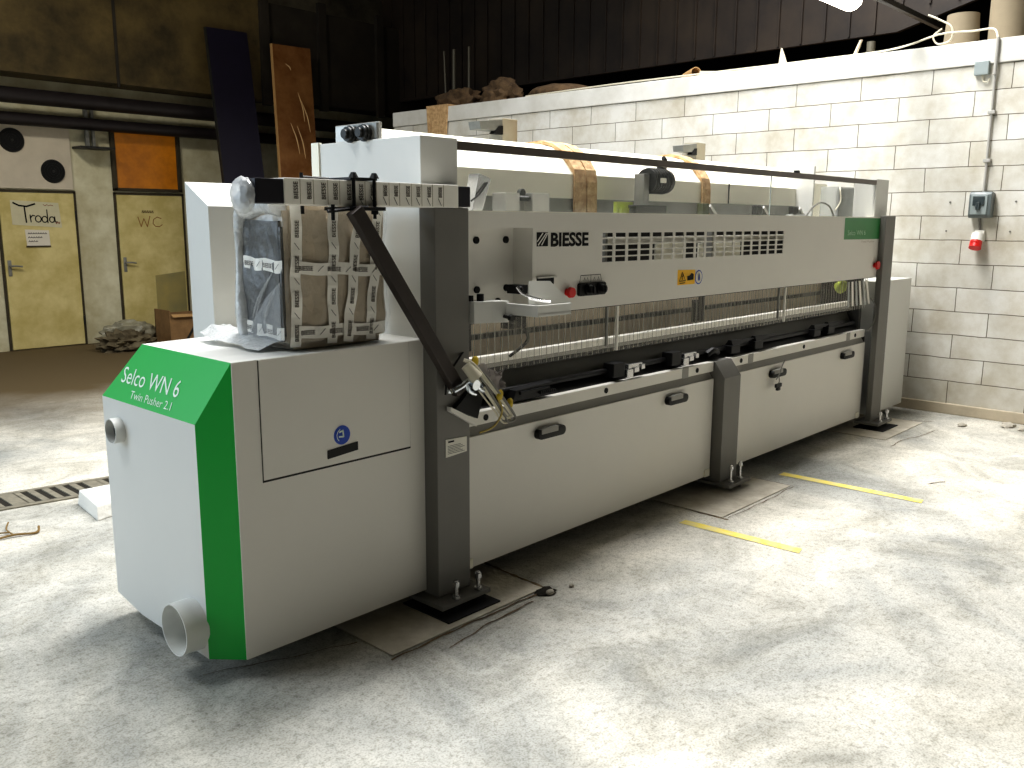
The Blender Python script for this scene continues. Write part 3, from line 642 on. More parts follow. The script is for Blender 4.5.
# green model plate at the far end
MB().poly([(5.868, YBm-.003, 1.390), (6.492, YBm-.003, 1.387), (6.492, YBm-.003, 1.532), (5.868, YBm-.003, 1.532)]).build('model_plate', 'greenfade', bmo)
MB().text('Selco WN 6', (5.92, YBm-.004, 1.418), X, Z, .032, .30, .004).build('model_lettering', 'letterfade', bmo)
MB().text('Twin Pusher', (6.16, YBm-.002, 1.366), X, Z, .012, .24).build('subtitle_lettering', mat('pale_grey_ink', (176, 168, 156), .6), bmo)

# ---- interior behind the curtain
MB().box(2.37, 6.46, 2.84, 2.86, .86, 1.13).build('inner_back', 'inner', saw)
MB().box(2.45, 6.4, 2.828, 2.84, .972, .998).build('toothed_rail', 'midgrey', saw)
q = MB()
for k in range(130): q.box(2.6+k*.027, 2.613+k*.027, 2.824, 2.829, .974, .996)
q.build('rail_teeth', 'dark', saw)
q = MB(); q.box(4.45, 4.47, 2.7, 2.73, .93, 1.06); q.box(4.52, 4.545, 2.7, 2.73, .93, 1.08); q.box(2.46, 2.52, 2.68, 2.74, .90, 1.1); q.box(2.60, 2.64, 2.70, 2.74, .95, 1.1); q.build('inner_slide', 'dark', saw)
MB().box(2.84, 2.95, 2.66, 2.72, 1.03, 1.10, .006).build('inner_motor', 'black', saw)
q = MB().box(2.37, 6.36, 2.585, 2.62, .908, .944, .010).build('pressure_bar', 'bar', saw)
MB().box(2.37, 6.36, 2.592, 2.63, .89, .907).build('bar_underside', 'midgrey', saw)
MB().tube([(2.46, 2.52, 1.10), (2.60, 2.54, 1.10), (2.76, 2.53, 1.07), (2.80, 2.52, 1.0), (2.70, 2.53, .94)], .007, 8).build('black_hose', 'black', saw, smooth=True)
# curtain strips
s0 = MB().box(2.372, 2.408, 2.492, 2.4945, .895, 1.118).build('curtain_strip', 'strip', saw)
for k in range(1, 100):
    o = s0.copy(); COL.objects.link(o); o.parent = saw; o.location = (k*.0406*S, (.004 if k % 2 else 0)*S, 0)
for x in (3.30, 5.02): MB().box(x, x+.012, 2.474, 2.486, .93, 1.118).build('curtain_post', 'galv', saw)
for x in (3.38, 5.10): MB().box(x, x+.012, 2.474, 2.486, .90, 1.118).build('curtain_post', 'bar', saw)
# bunched strips at the far end, pale ones painting in the white reflection
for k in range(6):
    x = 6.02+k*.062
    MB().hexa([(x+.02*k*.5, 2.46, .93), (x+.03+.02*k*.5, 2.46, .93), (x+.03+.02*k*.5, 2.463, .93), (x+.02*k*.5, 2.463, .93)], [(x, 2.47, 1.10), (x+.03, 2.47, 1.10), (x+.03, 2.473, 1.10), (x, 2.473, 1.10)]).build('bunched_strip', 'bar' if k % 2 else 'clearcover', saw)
MB().sphere((6.12, 2.56, 1.06), .055, 2, (1.6, .5, .9), .3).build('yellow_reflection', 'padgreen', saw, smooth=True)  # blob standing in for the yellow reflection at the curtain end
MB().tube([(6.42, 2.46, .97), (6.47, 2.44, .90), (6.46, 2.44, .80), (6.40, 2.46, .73)], .005, 6).build('loose_cable', 'cableg', saw, smooth=True)
MB().tube([(2.36, 2.44, 1.02), (2.28, 2.40, .99), (2.22, 2.395, .93), (2.21, 2.40, .86)], .004, 6).build('loose_cable', 'black', saw, smooth=True)

# ---- rear dust hood with straps
prof = [(2.90, 1.615), (2.90, 1.735), (2.985, 1.835), (3.04, 1.872), (3.12, 1.892), (3.25, 1.885), (3.25, 1.615)]
dh = MB().prism(prof, 'x', 2.38, 6.05).build('rear_hood', 'cream', saw, smooth=True)
MB().box(6.05, 6.07, 2.775, 3.3, 1.54, 1.885, .002).build('hood_end_plate', 'white', dh)
MB().box(2.38, 6.05, 2.91, 3.25, 1.52, 1.615).build('hood_base', 'galv', dh)
MB().box(2.37, 6.45, 2.84, 2.91, 1.50, 1.525).build('rear_deck', 'galv', dh)
for x in (2.5, 2.87, 3.05, 3.73, 4.02, 4.5, 5.14, 5.64, 6.5): MB().box(x-.03, x+.03, 2.56, 2.84, 1.505, 1.525).build('cross_tie', 'galv', dh)
MB().box(5.105, 5.108, 2.893, 2.90, 1.615, 1.738).build('hood_seam', 'dark', dh)
def strap(x0, w):
    t = thing('cardboard_strap', '', 'strap', (x0, 2.88, 1.54), 'cardboard straps over the cream hood')
    off = .014
    outer = [(2.882, 1.53), (2.884, 1.70), (2.894, 1.76), (2.93, 1.81), (2.975, 1.856), (3.035, 1.892), (3.12, 1.912), (3.26, 1.905)]
    inner = [(2.896, 1.53), (2.897, 1.69), (2.899, 1.738), (2.944, 1.79), (2.985, 1.838), (3.04, 1.875), (3.12, 1.895), (3.26, 1.888)]
    for a in w:
        q = MB()
        for i in range(len(outer)-1):
            q.hexa([(a[0], *outer[i]), (a[0], *outer[i+1]), (a[0], *inner[i+1]), (a[0], *inner[i])], [(a[1], *outer[i]), (a[1], *outer[i+1]), (a[1], *inner[i+1]), (a[1], *inner[i])])
        q.build('card_strip', 'cardstrap', t)
    return t
strap(3.57, ((3.555, 3.645), (3.655, 3.735)))['label'] = 'double brown cardboard strap bent over the cream hood, nearer the tall cabinet'
strap(4.78, ((4.775, 4.865),))['label'] = 'single brown cardboard strap bent over the cream hood, beyond the black motor'
# lifting posts with swing heads
for x, y in ((3.46, 3.3), (5.36, 3.3)):
    po = MB().box(x, x+.115, y, y+.1, 1.5, 2.03, .004).build('lifting_post', mat('dusty_post', (176, 168, 150), .6, var=.15), saw)
    MB().hexa([(x-.16, y+.0, 1.962), (x+.0, y+.0, 1.962), (x+.0, y+.08, 1.962), (x-.16, y+.08, 1.962)], [(x-.17, y+.0, 2.0), (x+.0, y+.0, 2.02), (x+.0, y+.08, 2.02), (x-.17, y+.08, 2.0)]).build('post_arm', 'galv', po)
    MB().hexa([(x-.07, y-.005, 1.945), (x, y-.005, 1.945), (x, y+.03, 1.945), (x-.07, y+.03, 1.945)], [(x-.03, y-.005, 1.985), (x, y-.005, 1.99), (x, y+.03, 1.99), (x-.03, y+.03, 1.985)]).build('arm_pivot', 'black', po)
# guard rail, post, acrylic
gl = MB().hexa([(2.375, 2.50, 1.766), (6.47, 2.50, 1.766), (6.47, 2.525, 1.766), (2.375, 2.525, 1.766)], [(2.375, 2.50, 1.797), (6.47, 2.50, 1.797), (6.47, 2.525, 1.797), (2.375, 2.525, 1.797)])
gl.build('guard_rail', mat('dark_rail', (96, 86, 78), .35, .3, var=.2), saw)
MB().box(2.375, 6.47, 2.508, 2.513, 1.54, 1.768).build('guard_panel', 'acrylic', saw)
MB().box(4.905, 4.909, 2.5075, 2.5135, 1.54, 1.768).build('guard_joint', 'boxgrey', saw)
MB().box(5.22, 5.25, 2.50, 2.525, 1.797, 1.812).build('rail_clip', 'black', saw)
gp = MB().box(6.47, 6.70, 2.50, 2.66, 1.538, 1.806, .003).build('guard_post', 'white', saw)
# things of the machine standing on the beam deck
q = MB().hexa([(2.545, 2.60, 1.52), (2.60, 2.60, 1.52), (2.60, 2.66, 1.52), (2.545, 2.66, 1.52)], [(2.59, 2.60, 1.690), (2.66, 2.60, 1.672), (2.66, 2.66, 1.672), (2.59, 2.66, 1.690)], .003).build('tilted_cylinder', 'steel', saw)
MB().tube([(2.535, 2.59, 1.58), (2.585, 2.592, 1.61), (2.63, 2.594, 1.655)], .004, 6).build('air_hose', 'black', saw)
q = MB().box(2.83, 2.92, 2.68, 2.76, 1.525, 1.622, .002); q.box(3.005, 3.12, 2.68, 2.76, 1.525, 1.625, .002); q.box(2.92, 3.005, 2.73, 2.75, 1.525, 1.62); q.build('slide_block', 'alu', saw)
q = MB().cyl((2.92, 2.70, 1.60), (3.0, 2.70, 1.60), .012, n=10); q.cyl((2.98, 2.715, 1.625), (2.98, 2.735, 1.625), .018, n=14); q.build('slide_screw', 'dark', saw)
# motor
mt = MB().cyl((3.94, 2.72, 1.712), (4.12, 2.72, 1.712), .062, n=24); mt.cyl((4.12, 2.72, 1.712), (4.155, 2.72, 1.712), .055, .036, 24); mt.box(4.06, 4.10, 2.70, 2.74, 1.77, 1.80, .004); mt.tube([(4.08, 2.72, 1.79), (4.11, 2.72, 1.82), (4.09, 2.72, 1.835)], .012, 8)
mo_ = mt.build('drive_motor', 'black', saw, smooth=True)
for k in range(6): MB().pipe((3.96+k*.024, 2.72, 1.712), (3.97+k*.024, 2.72, 1.712), .067, .01, 24).build('cooling_fin', 'black', mo_, smooth=True)
MB().box(3.97, 4.02, 2.648, 2.653, 1.70, 1.725).build('motor_plate', 'label', mo_)
MB().box(3.89, 3.94, 2.70, 2.76, 1.54, 1.745, .003).build('motor_bracket', 'galv', mo_); MB().box(3.80, 4.08, 2.68, 2.77, 1.525, 1.585, .004).build('gearbox', 'dark', mo_)
q = MB().box(3.70, 3.84, 2.73, 2.75, 1.525, 1.60); q.box(3.72, 3.78, 2.71, 2.73, 1.525, 1.57); q.build('green_pad', 'padgreen', saw)
for x in (4.48, 5.12, 5.62):
    o = MB().box(x, x+.07, 2.70, 2.74, 1.525, 1.605, .006).build('clip_block', 'dark' if x > 4.6 else mat('olive_clip', (66, 70, 34), .6), saw)
    MB().hexa([(x+.06, 2.69, 1.585), (x+.13, 2.69, 1.53), (x+.13, 2.72, 1.53), (x+.06, 2.72, 1.585)], [(x+.07, 2.69, 1.6), (x+.16, 2.69, 1.535), (x+.16, 2.72, 1.535), (x+.07, 2.72, 1.6)]).build('clip_lever', 'alu', o)
MB().box(6.36, 6.72, 2.72, 2.86, 1.53, 1.757, .004).build('clear_cover', 'clearcover', saw); MB().box(6.62, 6.66, 2.73, 2.85, 1.53, 1.75).build('cover_inside', 'dark', saw)
MB().tube([(5.75, 2.68, 1.54), (5.85, 2.68, 1.60), (5.98, 2.68, 1.635), (6.12, 2.68, 1.61), (6.2, 2.68, 1.54)], .006, 8).build('cable_loop', 'cableg', saw, smooth=True)
MB().tube([(6.22, 2.68, 1.59), (6.32, 2.69, 1.65), (6.33, 2.70, 1.72), (6.36, 2.72, 1.75)], .005, 8).build('cable_loop', 'cablew', saw, smooth=True)
MB().sphere((5.72, 2.72, 1.535), .12, 2, (1.3, .4, .25), .3).build('dust_heap', 'galv', saw, smooth=True)
# ---- far side cabinet
MB().box(6.665, 7.335, 2.50, 3.2, .06, 1.072, .003).build('side_cabinet', 'white', saw)
MB().box(6.03, 7.0, 3.1, 3.12, 1.54, 1.80).build('rear_screen', 'cream', saw)

# ---- console bracket sticking out in front of the beam
br = MB()
arc = [(2.362, 2.40), (2.43, 2.372), (2.475, 2.345), (2.492, 2.34)]
pts_o = arc+[(2.492, 2.44), (2.362, 2.455)]
br.prism(pts_o, 'z', 1.115, 1.198, .002); bo = br.build('console_bracket', 'white', saw)
q = MB().prism([(2.475, 2.34), (2.475, 2.30), (2.478, 2.18), (2.665, 2.172), (2.665, 2.18), (2.487, 2.188), (2.485, 2.34)], 'z', 1.147, 1.19); q.build('bracket_channel', 'white', bo)
MB().prism([(2.478, 2.18), (2.665, 2.172), (2.70, 2.45), (2.49, 2.45)], 'z', 1.155, 1.162).build('bracket_tray', 'white', bo)
MB().hexa([(2.63, 2.36, 1.162), (2.86, 2.32, 1.162), (2.86, 2.326, 1.162), (2.63, 2.366, 1.162)], [(2.63, 2.36, 1.267), (2.74, 2.344, 1.263), (2.74, 2.35, 1.263), (2.63, 2.366, 1.267)]).build('bracket_flange', 'white', bo)
q = MB().tube([(2.58, 2.38, 1.245), (2.60, 2.36, 1.215), (2.64, 2.30, 1.195)], .006, 6); q.tube([(2.56, 2.3, 1.205), (2.60, 2.27, 1.195), (2.62, 2.24, 1.192)], .004, 6); q.build('locking_lever', 'steel', bo, smooth=True)
q = MB().sphere((2.60, 2.38, 1.235), .012, 2); q.box(2.602, 2.65, 2.385, 2.455, 1.215, 1.25); q.build('bracket_knob', 'black', bo, smooth=True)
MB().cyl((2.41, 2.415, 1.198), (2.41, 2.415, 1.225), .014, n=12).build('bracket_screw', 'black', bo, smooth=True); MB().cyl((2.375, 2.43, 1.198), (2.375, 2.43, 1.22), .01, n=10).build('bracket_screw', 'black', bo, smooth=True)
q = MB().cyl((2.47, 2.345, 1.14), (2.47, 2.30, 1.135), .007, n=8); q.cyl((2.47, 2.315, 1.137), (2.47, 2.30, 1.135), .013, n=10); q.build('bracket_knob', 'black', bo, smooth=True)

# ================================================================== WRAPPED BOOM ARM AND CONSOLE
arm = thing('boom_arm', 'tape-wrapped boom laid across the grey column with a dark diagonal brace', 'support arm', (1.9, 2.43, 1.549))
by0, by1, bzb, bzt = 2.42, 2.51, 1.551, 1.626
MB().box(1.462, 2.365, by0, by1, bzb, bzt, .004).build('boom', 'boomcap', arm)
wrapm = MB().box(1.56, 2.30, by0-.004, by1+.004, bzb-.004, bzt+.004, .004).build('tape_wrapping', 'tape', arm)
q = MB(); g = MB()
for k in range(13):
    x = 1.592+k*.0505+random.uniform(-.004, .004)
    if 1.80 < x < 1.83: x = 1.795
    hb = .052 if k < 6 else .036
    zb = bzb+(.016 if k < 6 else .032)
    q.text('BIESSE', (x+.018, by0-.004, zb), Z, -X, .016, hb, .02)
    if k >= 5: q.stroke([(x+.0, .012), (x+.014, -.012)], (0, by0-.004, bzb+.016), X, Z, .0025)
    g.box(x+.026, x+.0275, by0-.0052, by0-.004, bzb, bzt+.002)
ink(wrapm, q, 'tapeink'); ink(wrapm, g, mat('tape_seam', (170, 160, 142), .6))
q = MB().sphere((1.452, 2.475, 1.575), .05, 4, (.55, 1.15, 1.1), .10, 5); q.build('film_end', clear('white_film', (222, 224, 224), .62, .3)[0], arm, smooth=True)
# clamp with U bolts
q = MB().box(1.785, 1.925, by0-.045, by1+.02, bzb-.018, bzb-.006, .002); q.box(1.80, 1.91, by0-.02, by1+.02, bzt+.006, bzt+.014)
for x in (1.815, 1.90):
    q.cyl((x, by0-.016, bzb-.045), (x, by0-.016, bzt+.028), .006, n=10); q.cyl((x, by0-.016, bzt+.012), (x, by0-.016, bzt+.03), .017, .008, 8); q.cyl((x, by0-.016, bzb-.03), (x, by0-.016, bzb-.018), .013, n=6)
for x in (1.70,): q.cyl((x, by1+.02, bzb-.03), (x, by1+.02, bzt+.028), .006, n=10); q.tube([(x, by1+.02, bzt+.015), (1.8, by1+.01, bzt+.012)], .004, 6, 0)
q.tube([(1.70, by0-.03, bzb-.022), (1.86, by0-.03, bzb-.006)], .006, 6, 0); q.cyl((1.72, by0-.03, bzb-.05), (1.72, by0-.03, bzb), .006, n=8)
q.build('clamp_plate', 'black', arm)
# brace: square tube in front of the column
A_, B_ = V((1.79, 2.372, 1.535)), V((2.255, 2.372, .868)); d_ = (B_-A_).normalized(); n_ = V((-d_.z, 0, d_.x))*.0255; w_ = V((0, .036, 0))
MB().hexa([A_-n_-w_/2, A_+n_-w_/2, A_+n_+w_/2, A_-n_+w_/2], [B_-n_-w_/2, B_+n_-w_/2, B_+n_+w_/2, B_-n_+w_/2], .004).build('brace', 'strutm', arm)
q = MB(); q.tube([(2.20, 2.345, .885), (2.235, 2.335, .90), (2.26, 2.33, .915), (2.30, 2.325, .91), (2.33, 2.335, .885)], .011, 8); q.tube([(2.25, 2.33, .915), (2.262, 2.325, .875), (2.29, 2.32, .862)], .008, 8); q.tube([(2.29, 2.325, .91), (2.31, 2.32, .88), (2.335, 2.325, .87)], .009, 8)
q.cyl((2.285, 2.34, .90), (2.285, 2.31, .898), .02, n=14); q.cyl((2.32, 2.335, .915), (2.33, 2.315, .885), .012, n=10); q.sphere((2.188, 2.35, .882), .012, 1); q.build('chrome_clamp', mat('chrome', (220, 226, 232), .12, 1.), arm, smooth=True)

# console wrapped in film
pkg = thing('wrapped_console', 'control console wrapped in film and printed white tape on the end cabinet', 'package', (1.86, 2.7, 1.066))
px0, px1, py0, py1, pz0, pz1 = 1.645, 2.055, 2.552, 2.825, 1.068, 1.558
q = MB(); q._merge(lumpy(px0, px1, py0, py1, pz0, pz1, .008)); q.build('wrapped_body', 'kraft', pkg, smooth=True)
# film-covered dark console showing on the end face, clouded film round the edges
q = MB(); q._merge(lumpy(px0-.012, px0+.02, py0+.015, py1-.01, pz0+.03, pz1-.06, .008)); q.build('dark_side', 'filmdark', pkg, smooth=True)
q = MB()
q.tube([(px0-.006, py1-.01, pz0+.02), (px0-.012, py1-.005, 1.2), (px0-.01, py1, 1.35), (px0-.008, py1-.01, 1.5), (px0, py1-.05, 1.575)], lambda t: .022+.006*math.sin(9*t), 10)
q.tube([(px0-.004, py1-.03, pz1), (px0-.01, (py0+py1)/2, pz1-.01), (px0, py0+.03, pz1+.005)], lambda t: .04+.012*math.sin(8*t), 10)
q.build('bubble_film', 'film', pkg, smooth=True)
q = MB(); q._merge(lumpy(px0-.02, px1+.006, py0-.004, py1+.02, pz0, pz1+.012, .016, 26)); q.build('film_skin', 'skinfilm', pkg, smooth=True)
# flap of film spread on the cabinet top
fl = MB(); nx, ny = 10, 14; G = {}; py1 += .08
for i in range(nx+1):
    for j in range(ny+1):
        x = px0-.085+.10*i/nx-.01*math.sin(j*.8); y = py0+.06+(py1-py0+.06)*j/ny
        h = .03*(i/nx)**1.2+.035*(j/ny)*(1-abs(i/nx-.5))+.012*noise.noise(V((x, y, 1))*22)+.006
        G[i, j] = fl.bm.verts.new((x, y, pz0+max(.001, h)))
for i in range(nx):
    for j in range(ny): fl.bm.faces.new((G[i, j], G[i+1, j], G[i+1, j+1], G[i, j+1]))
fl.build('film_flap', 'film', pkg, smooth=True)
py1 -= .08
q = MB()
for k, (a, b) in enumerate((((1.658, 2.60, 1.40), (1.632, 2.76, 1.12)), ((1.64, 2.78, 1.14), (1.634, 2.62, 1.33)), ((1.64, 2.70, 1.11), (1.632, 2.60, 1.28)))):
    MB().tube([V(a), (V(a)+V(b))/2+V((-.012, 0, 0)), V(b)], lambda t: .001+.006*math.sin(math.pi*t), 6).build('film_crease', 'clearfilm', pkg, smooth=True)
MB().poly([(1.624, 2.79, 1.10), (1.624, 2.57, 1.10), (1.626, 2.565, 1.30), (1.625, 2.66, 1.24)]).build('film_fold', 'clearfilm', pkg)
# printed tapes: polyline on the package surface, text repeated along it
def tape(p0, p1, nrm, wd=.042, rep=.115, lab='BIESSE'):
    p0, p1, nrm = V(p0), V(p1), V(nrm); d = (p1-p0); Ln = d.length; d.normalize(); w = nrm.cross(d)
    q = MB(); n = 14
    prev = None
    for i in range(n+1):
        c_ = p0+d*(Ln*i/n)+nrm*(.007+.003*math.sin(i*1.7+p0.x*30))+w*(.003*math.sin(i*.9+p0.x*50))
        a, b = q.bm.verts.new(c_-w*wd/2), q.bm.verts.new(c_+w*wd/2)
        if prev: q.bm.faces.new((prev[0], a, b, prev[1]))
        prev = (a, b)
    t = q.build('printed_tape', 'tape', pkg)
    g = MB(); s = .02
    while s+rep*.55 < Ln:
        g.text(lab, p0+d*s-w*wd*.18+nrm*.0095, d, w, wd*.36, rep*.48, .02)
        if s+rep*.9 < Ln: g.stroke([(rep*.66, -wd*.22), (rep*.84, wd*.22)], p0+d*s+nrm*.0095, d, w, .0022)
        s += rep
    ink(t, g, 'tapeink')
F_ = (0, -1, 0); E_ = (-1, 0, 0)
yf = py0-.002
tape((1.664, yf, 1.08), (1.684, yf, 1.548), F_)
tape((1.812, yf, 1.08), (1.832, yf, 1.548), F_)
tape((1.875, yf-.003, 1.08), (1.938, yf-.003, 1.548), F_)
tape((1.975, yf, 1.08), (2.025, yf, 1.548), F_)
tape((1.662, yf-.002, 1.345), (2.045, yf-.002, 1.325), F_)
tape((1.662, yf-.002, 1.128), (2.045, yf-.002, 1.118), F_)
tape((px0-.006, py1-.02, 1.358), (px0-.006, py0+.01, 1.348), E_)
tape((px0-.008, py1-.02, 1.135), (px0-.008, py0+.01, 1.125), E_)

# cable bundle hanging by the column, plug, bag
cbn = thing('cable_bundle', 'coil of white and yellow cables hanging from the grey column at the table end', 'cables', (2.36, 2.34, .80))
base = [(2.262, 2.345, .985), (2.30, 2.325, .96), (2.37, 2.315, .88), (2.45, 2.32, .80), (2.50, 2.33, .745), (2.465, 2.335, .735), (2.42, 2.335, .79), (2.35, 2.33, .87), (2.285, 2.34, .955)]
for k in range(6):
    o_ = V((random.uniform(-.022, .022), random.uniform(-.016, .006), random.uniform(-.022, .022)))
    MB().tube([V(p)+o_*(1+.3*math.sin(i)) for i, p in enumerate(base)], .0036, 6).build('cable', 'cablew' if k % 3 else 'cableg', cbn, smooth=True)
for p in ((2.292, 2.325, .985), (2.405, 2.305, .845), (2.475, 2.318, .80)): MB().sphere(p, .014, 2, (1.1, .8, 1.6), .2).build('yellow_sleeve', 'cabley', cbn, smooth=True)
MB().tube([(2.40, 2.32, .84), (2.43, 2.315, .78), (2.40, 2.33, .72), (2.34, 2.35, .70)], .0038, 8).build('cable', mat('ochre_cable', (186, 166, 96), .5), cbn, smooth=True)
q = MB().cyl((2.255, 2.335, .975), (2.285, 2.308, .925), .021, .026, 20); q.build('plug', 'cablew', cbn, smooth=True); MB().cyl((2.2845, 2.3085, .926), (2.2858, 2.3073, .9238), .009, n=12).build('plug_pin', 'black', cbn)
q = MB(); n = 9; G = {}
for i in range(n+1):
    for j in range(n+1):
        G[i, j] = q.bm.verts.new((2.355+.14*i/n, 2.37+.025*noise.noise(V((i, j, 0))*.6), .87+.10*j/n-.05*i/n+.02*noise.noise(V((i, j, 4))*.5)))
for i in range(n):
    for j in range(n): q.bm.faces.new((G[i, j], G[i+1, j], G[i+1, j+1], G[i, j+1]))
bg = q.build('plastic_bag', 'clearbag', smooth=True, at=(2.42, 2.37, .86)); tag(bg, 'small clear plastic bag tucked behind the cable coil', 'plastic bag')
# key on a wire hanging from the third door handle
t = thing('hanging_key', 'small black key tag on wire hanging from the right door handle', 'key', (4.98, 2.45, .53))
MB().tube([(5.10, 2.452, .665), (5.05, 2.448, .62), (5.03, 2.445, .59), (5.0, 2.452, .555)], .0035, 6).build('wire', 'cableg', t, smooth=True)
MB().tube([(5.03, 2.452, .58), (5.035, 2.448, .54), (5.02, 2.452, .52)], .003, 6).build('wire', 'cableg', t, smooth=True)
q = MB().box(4.985, 5.06, 2.44, 2.455, .505, .53, .006); q.box(5.005, 5.04, 2.438, 2.457, .485, .512, .006); q.build('tag', 'black', t)

# ================================================================== PARTITION FITTINGS
xw = 7.45
t = thing('isolator_switch', 'grey isolator switch box on the block wall above the red socket', 'switch', (xw, 2.065, 1.53))
q = MB().prism([(xw, 1.545), (xw, 1.725), (xw-.07, 1.735), (xw-.09, 1.715), (xw-.09, 1.56), (xw-.075, 1.54)], 'y', 1.985, 2.14, .006).build('housing', mat('slate_box', (104, 112, 112), .35), t, smooth=True)
q = MB().box(xw-.098, xw-.088, 2.01, 2.125, 1.565, 1.71, .004).build('window_cover', 'boxgrey', t)
q = MB().box(xw-.106, xw-.098, 2.03, 2.11, 1.63, 1.70, .004); q.box(xw-.118, xw-.104, 2.055, 2.085, 1.60, 1.655, .004); q.build('switch_lever', 'boxdark', t)
t = thing('power_socket', 'red and white industrial socket plug on the block wall', 'socket', (xw, 2.06, 1.30))
q = MB().box(xw-.035, xw, 2.025, 2.10, 1.36, 1.45, .012); q.cyl((xw-.05, 2.065, 1.42), (xw-.075, 2.065, 1.365), .042, .045, 20); q.build('body', mat('white_plastic', (232, 230, 222), .4), t, smooth=True)
MB().cyl((xw-.072, 2.065, 1.37), (xw-.10, 2.065, 1.315), .042, .044, 20).build('red_collar', 'red', t, smooth=True); MB().box(xw-.125, xw-.085, 2.045, 2.09, 1.335, 1.372, .006).build('flap', 'red', t)
MB().tube([(xw-.012, 2.075, 1.537), (xw-.012, 2.07, 1.50), (xw-.015, 2.065, 1.445)], .008, 8).build('socket_cable', 'cableg', t)
t = thing('junction_box', 'small grey junction box high on the block wall beside the conduit', 'junction box', (xw, 2.15, 2.58))
MB().box(xw-.045, xw+.002, 2.105, 2.205, 2.585, 2.685, .006).build('housing', 'boxgrey', t)
q = MB()
for y in (): q.tube([(xw-.02, y, 2.585), (xw-.02, y-.005, 2.55), (xw-.02, y-.03, 2.53), (xw-.02, y-.035, 2.545)], .005, 6)
q.tube([(xw-.02, 2.15, 2.585), (xw-.02, 2.14, 2.54), (xw-.02, 2.11, 2.535), (xw-.02, 2.10, 2.56)], .005, 6); q.build('cable', 'cablew', t, smooth=True)
t = thing('conduit_pipe', 'grey conduit pipe running down the block wall to the isolator switch', 'conduit', (xw-.02, 2.06, 1.73))
MB().cyl((xw-.02, 2.062, 1.73), (xw-.02, 2.062, 2.60), .0095, n=12).build('pipe', 'conduit', t, smooth=True); MB().cyl((xw-.035, 2.062, 2.58), (xw-.035, 2.062, 2.84), .013, n=12).build('upper_pipe', 'conduit', t, smooth=True)
for z in (1.95, 2.30): MB().box(xw-.04, xw, 2.035, 2.085, z, z+.025, .004).build('pipe_clip', 'conduit', t)
for y, z, l in ((2.30, 1.66, 'above left of'), (1.84, 1.66, 'right of'), (2.31, 1.44, 'below left of'), (1.86, 1.44, 'below right of')): 
    o = MB().cyl((xw+.001, y, z), (xw-.006, y, z), .007, n=10).build('wall_plug', 'cableg', at=(xw, y, z)); tag(o, f'tiny grey wall plug in the blocks {l} the isolator switch', 'wall plug', 'wall plugs around the switch')
# cables along the top of the partition
c_ = MB().tube([(7.50, 6.8, 2.850), (7.46, 5.6, 2.855), (7.455, 4.6, 2.85), (7.46, 3.88, 2.848), (7.46, 3.36, 2.848), (7.46, 2.94, 2.85), (7.46, 2.72, 2.872), (7.46, 2.56, 2.91), (7.46, 2.45, 2.925), (7.46, 2.25, 2.915), (7.45, 2.11, 2.91), (7.415, 2.065, 2.84)], .0075, 8).build('power_cable', 'cablew', smooth=True, at=(7.5, 2.8, 2.84)); tag(c_, 'white cable lying along the top of the block wall', 'cable')
c_ = MB().tube([(7.50, 2.60, 3.085), (7.50, 2.50, 3.03), (7.50, 2.42, 2.97), (7.50, 2.42, 2.88), (7.50, 2.51, 2.86), (7.50, 2.55, 2.92), (7.50, 2.49, 2.97)], .007, 8).build('lamp_cable', 'cablew', smooth=True, at=(7.47, 2.5, 2.84)); tag(c_, 'looped white cable hanging from the lamp bar onto the wall', 'cable')
# lamp
t = thing('fluorescent_lamp', 'lit fluorescent lamp hanging high above the far end of the saw', 'lamp', (6.0, 2.78, 3.02))
MB().cyl((5.2, 2.79, 3.06), (6.50, 2.79, 3.06), .085, n=24).build('diffuser', 'lamp', t, smooth=True); MB().sphere((6.50, 2.79, 3.06), .083, 2, (.8, 1, 1)).build('end_cap', 'lamp', t, smooth=True)
MB().box(5.2, 6.52, 2.75, 2.83, 3.15, 3.20).build('housing', 'lampbody', t)
q = MB().box(6.5, 9.0, 2.69, 2.73, 3.085, 3.125).build('support_bar', 'dark', t)
MB().box(6.44, 6.54, 2.70, 2.8, 3.10, 3.16).build('joint', 'dark', t)
for x in (5.4, 6.3): MB().cyl((x, 2.79, 3.2), (x, 2.79, 6.4), .008, n=6).build('hanger_wire', 'dark', t)

# stored stuff on top of the partition roof
zr = 2.80
o = MB().pipe((7.78, 2.10, zr), (7.78, 2.10, 3.6), .135, .012, 32).build('fibre_tube', 'concyl', smooth=True, at=(7.78, 2.10, zr)); tag(o, 'tall beige fibre tube standing on top of the block wall', 'tube')
o = MB().cyl((7.75, 2.42, zr), (7.75, 2.42, 3.10), .135, .115, 32).build('fibre_drum', 'concyl', smooth=True, at=(7.75, 2.42, zr)); tag(o, 'short tapered beige drum on the wall top beside the taller tube', 'drum')
o = MB().poly([(7.66, 2.56, 2.99), (7.66, 2.50, 3.0), (7.66, 2.56, 2.94)]) 
o.bm.free()
o = MB().hexa([(7.55, 3.86, 2.836), (7.55, 3.77, 2.836), (7.57, 3.77, 2.836), (7.57, 3.86, 2.836)], [(7.55, 3.84, 3.0), (7.55, 3.835, 3.0), (7.57, 3.835, 3.0), (7.57, 3.84, 3.0)]).build('pointed_shard', 'shard', at=(7.56, 3.8, 2.836)); tag(o, 'pale pointed shard standing upright on the wall top', 'shard')
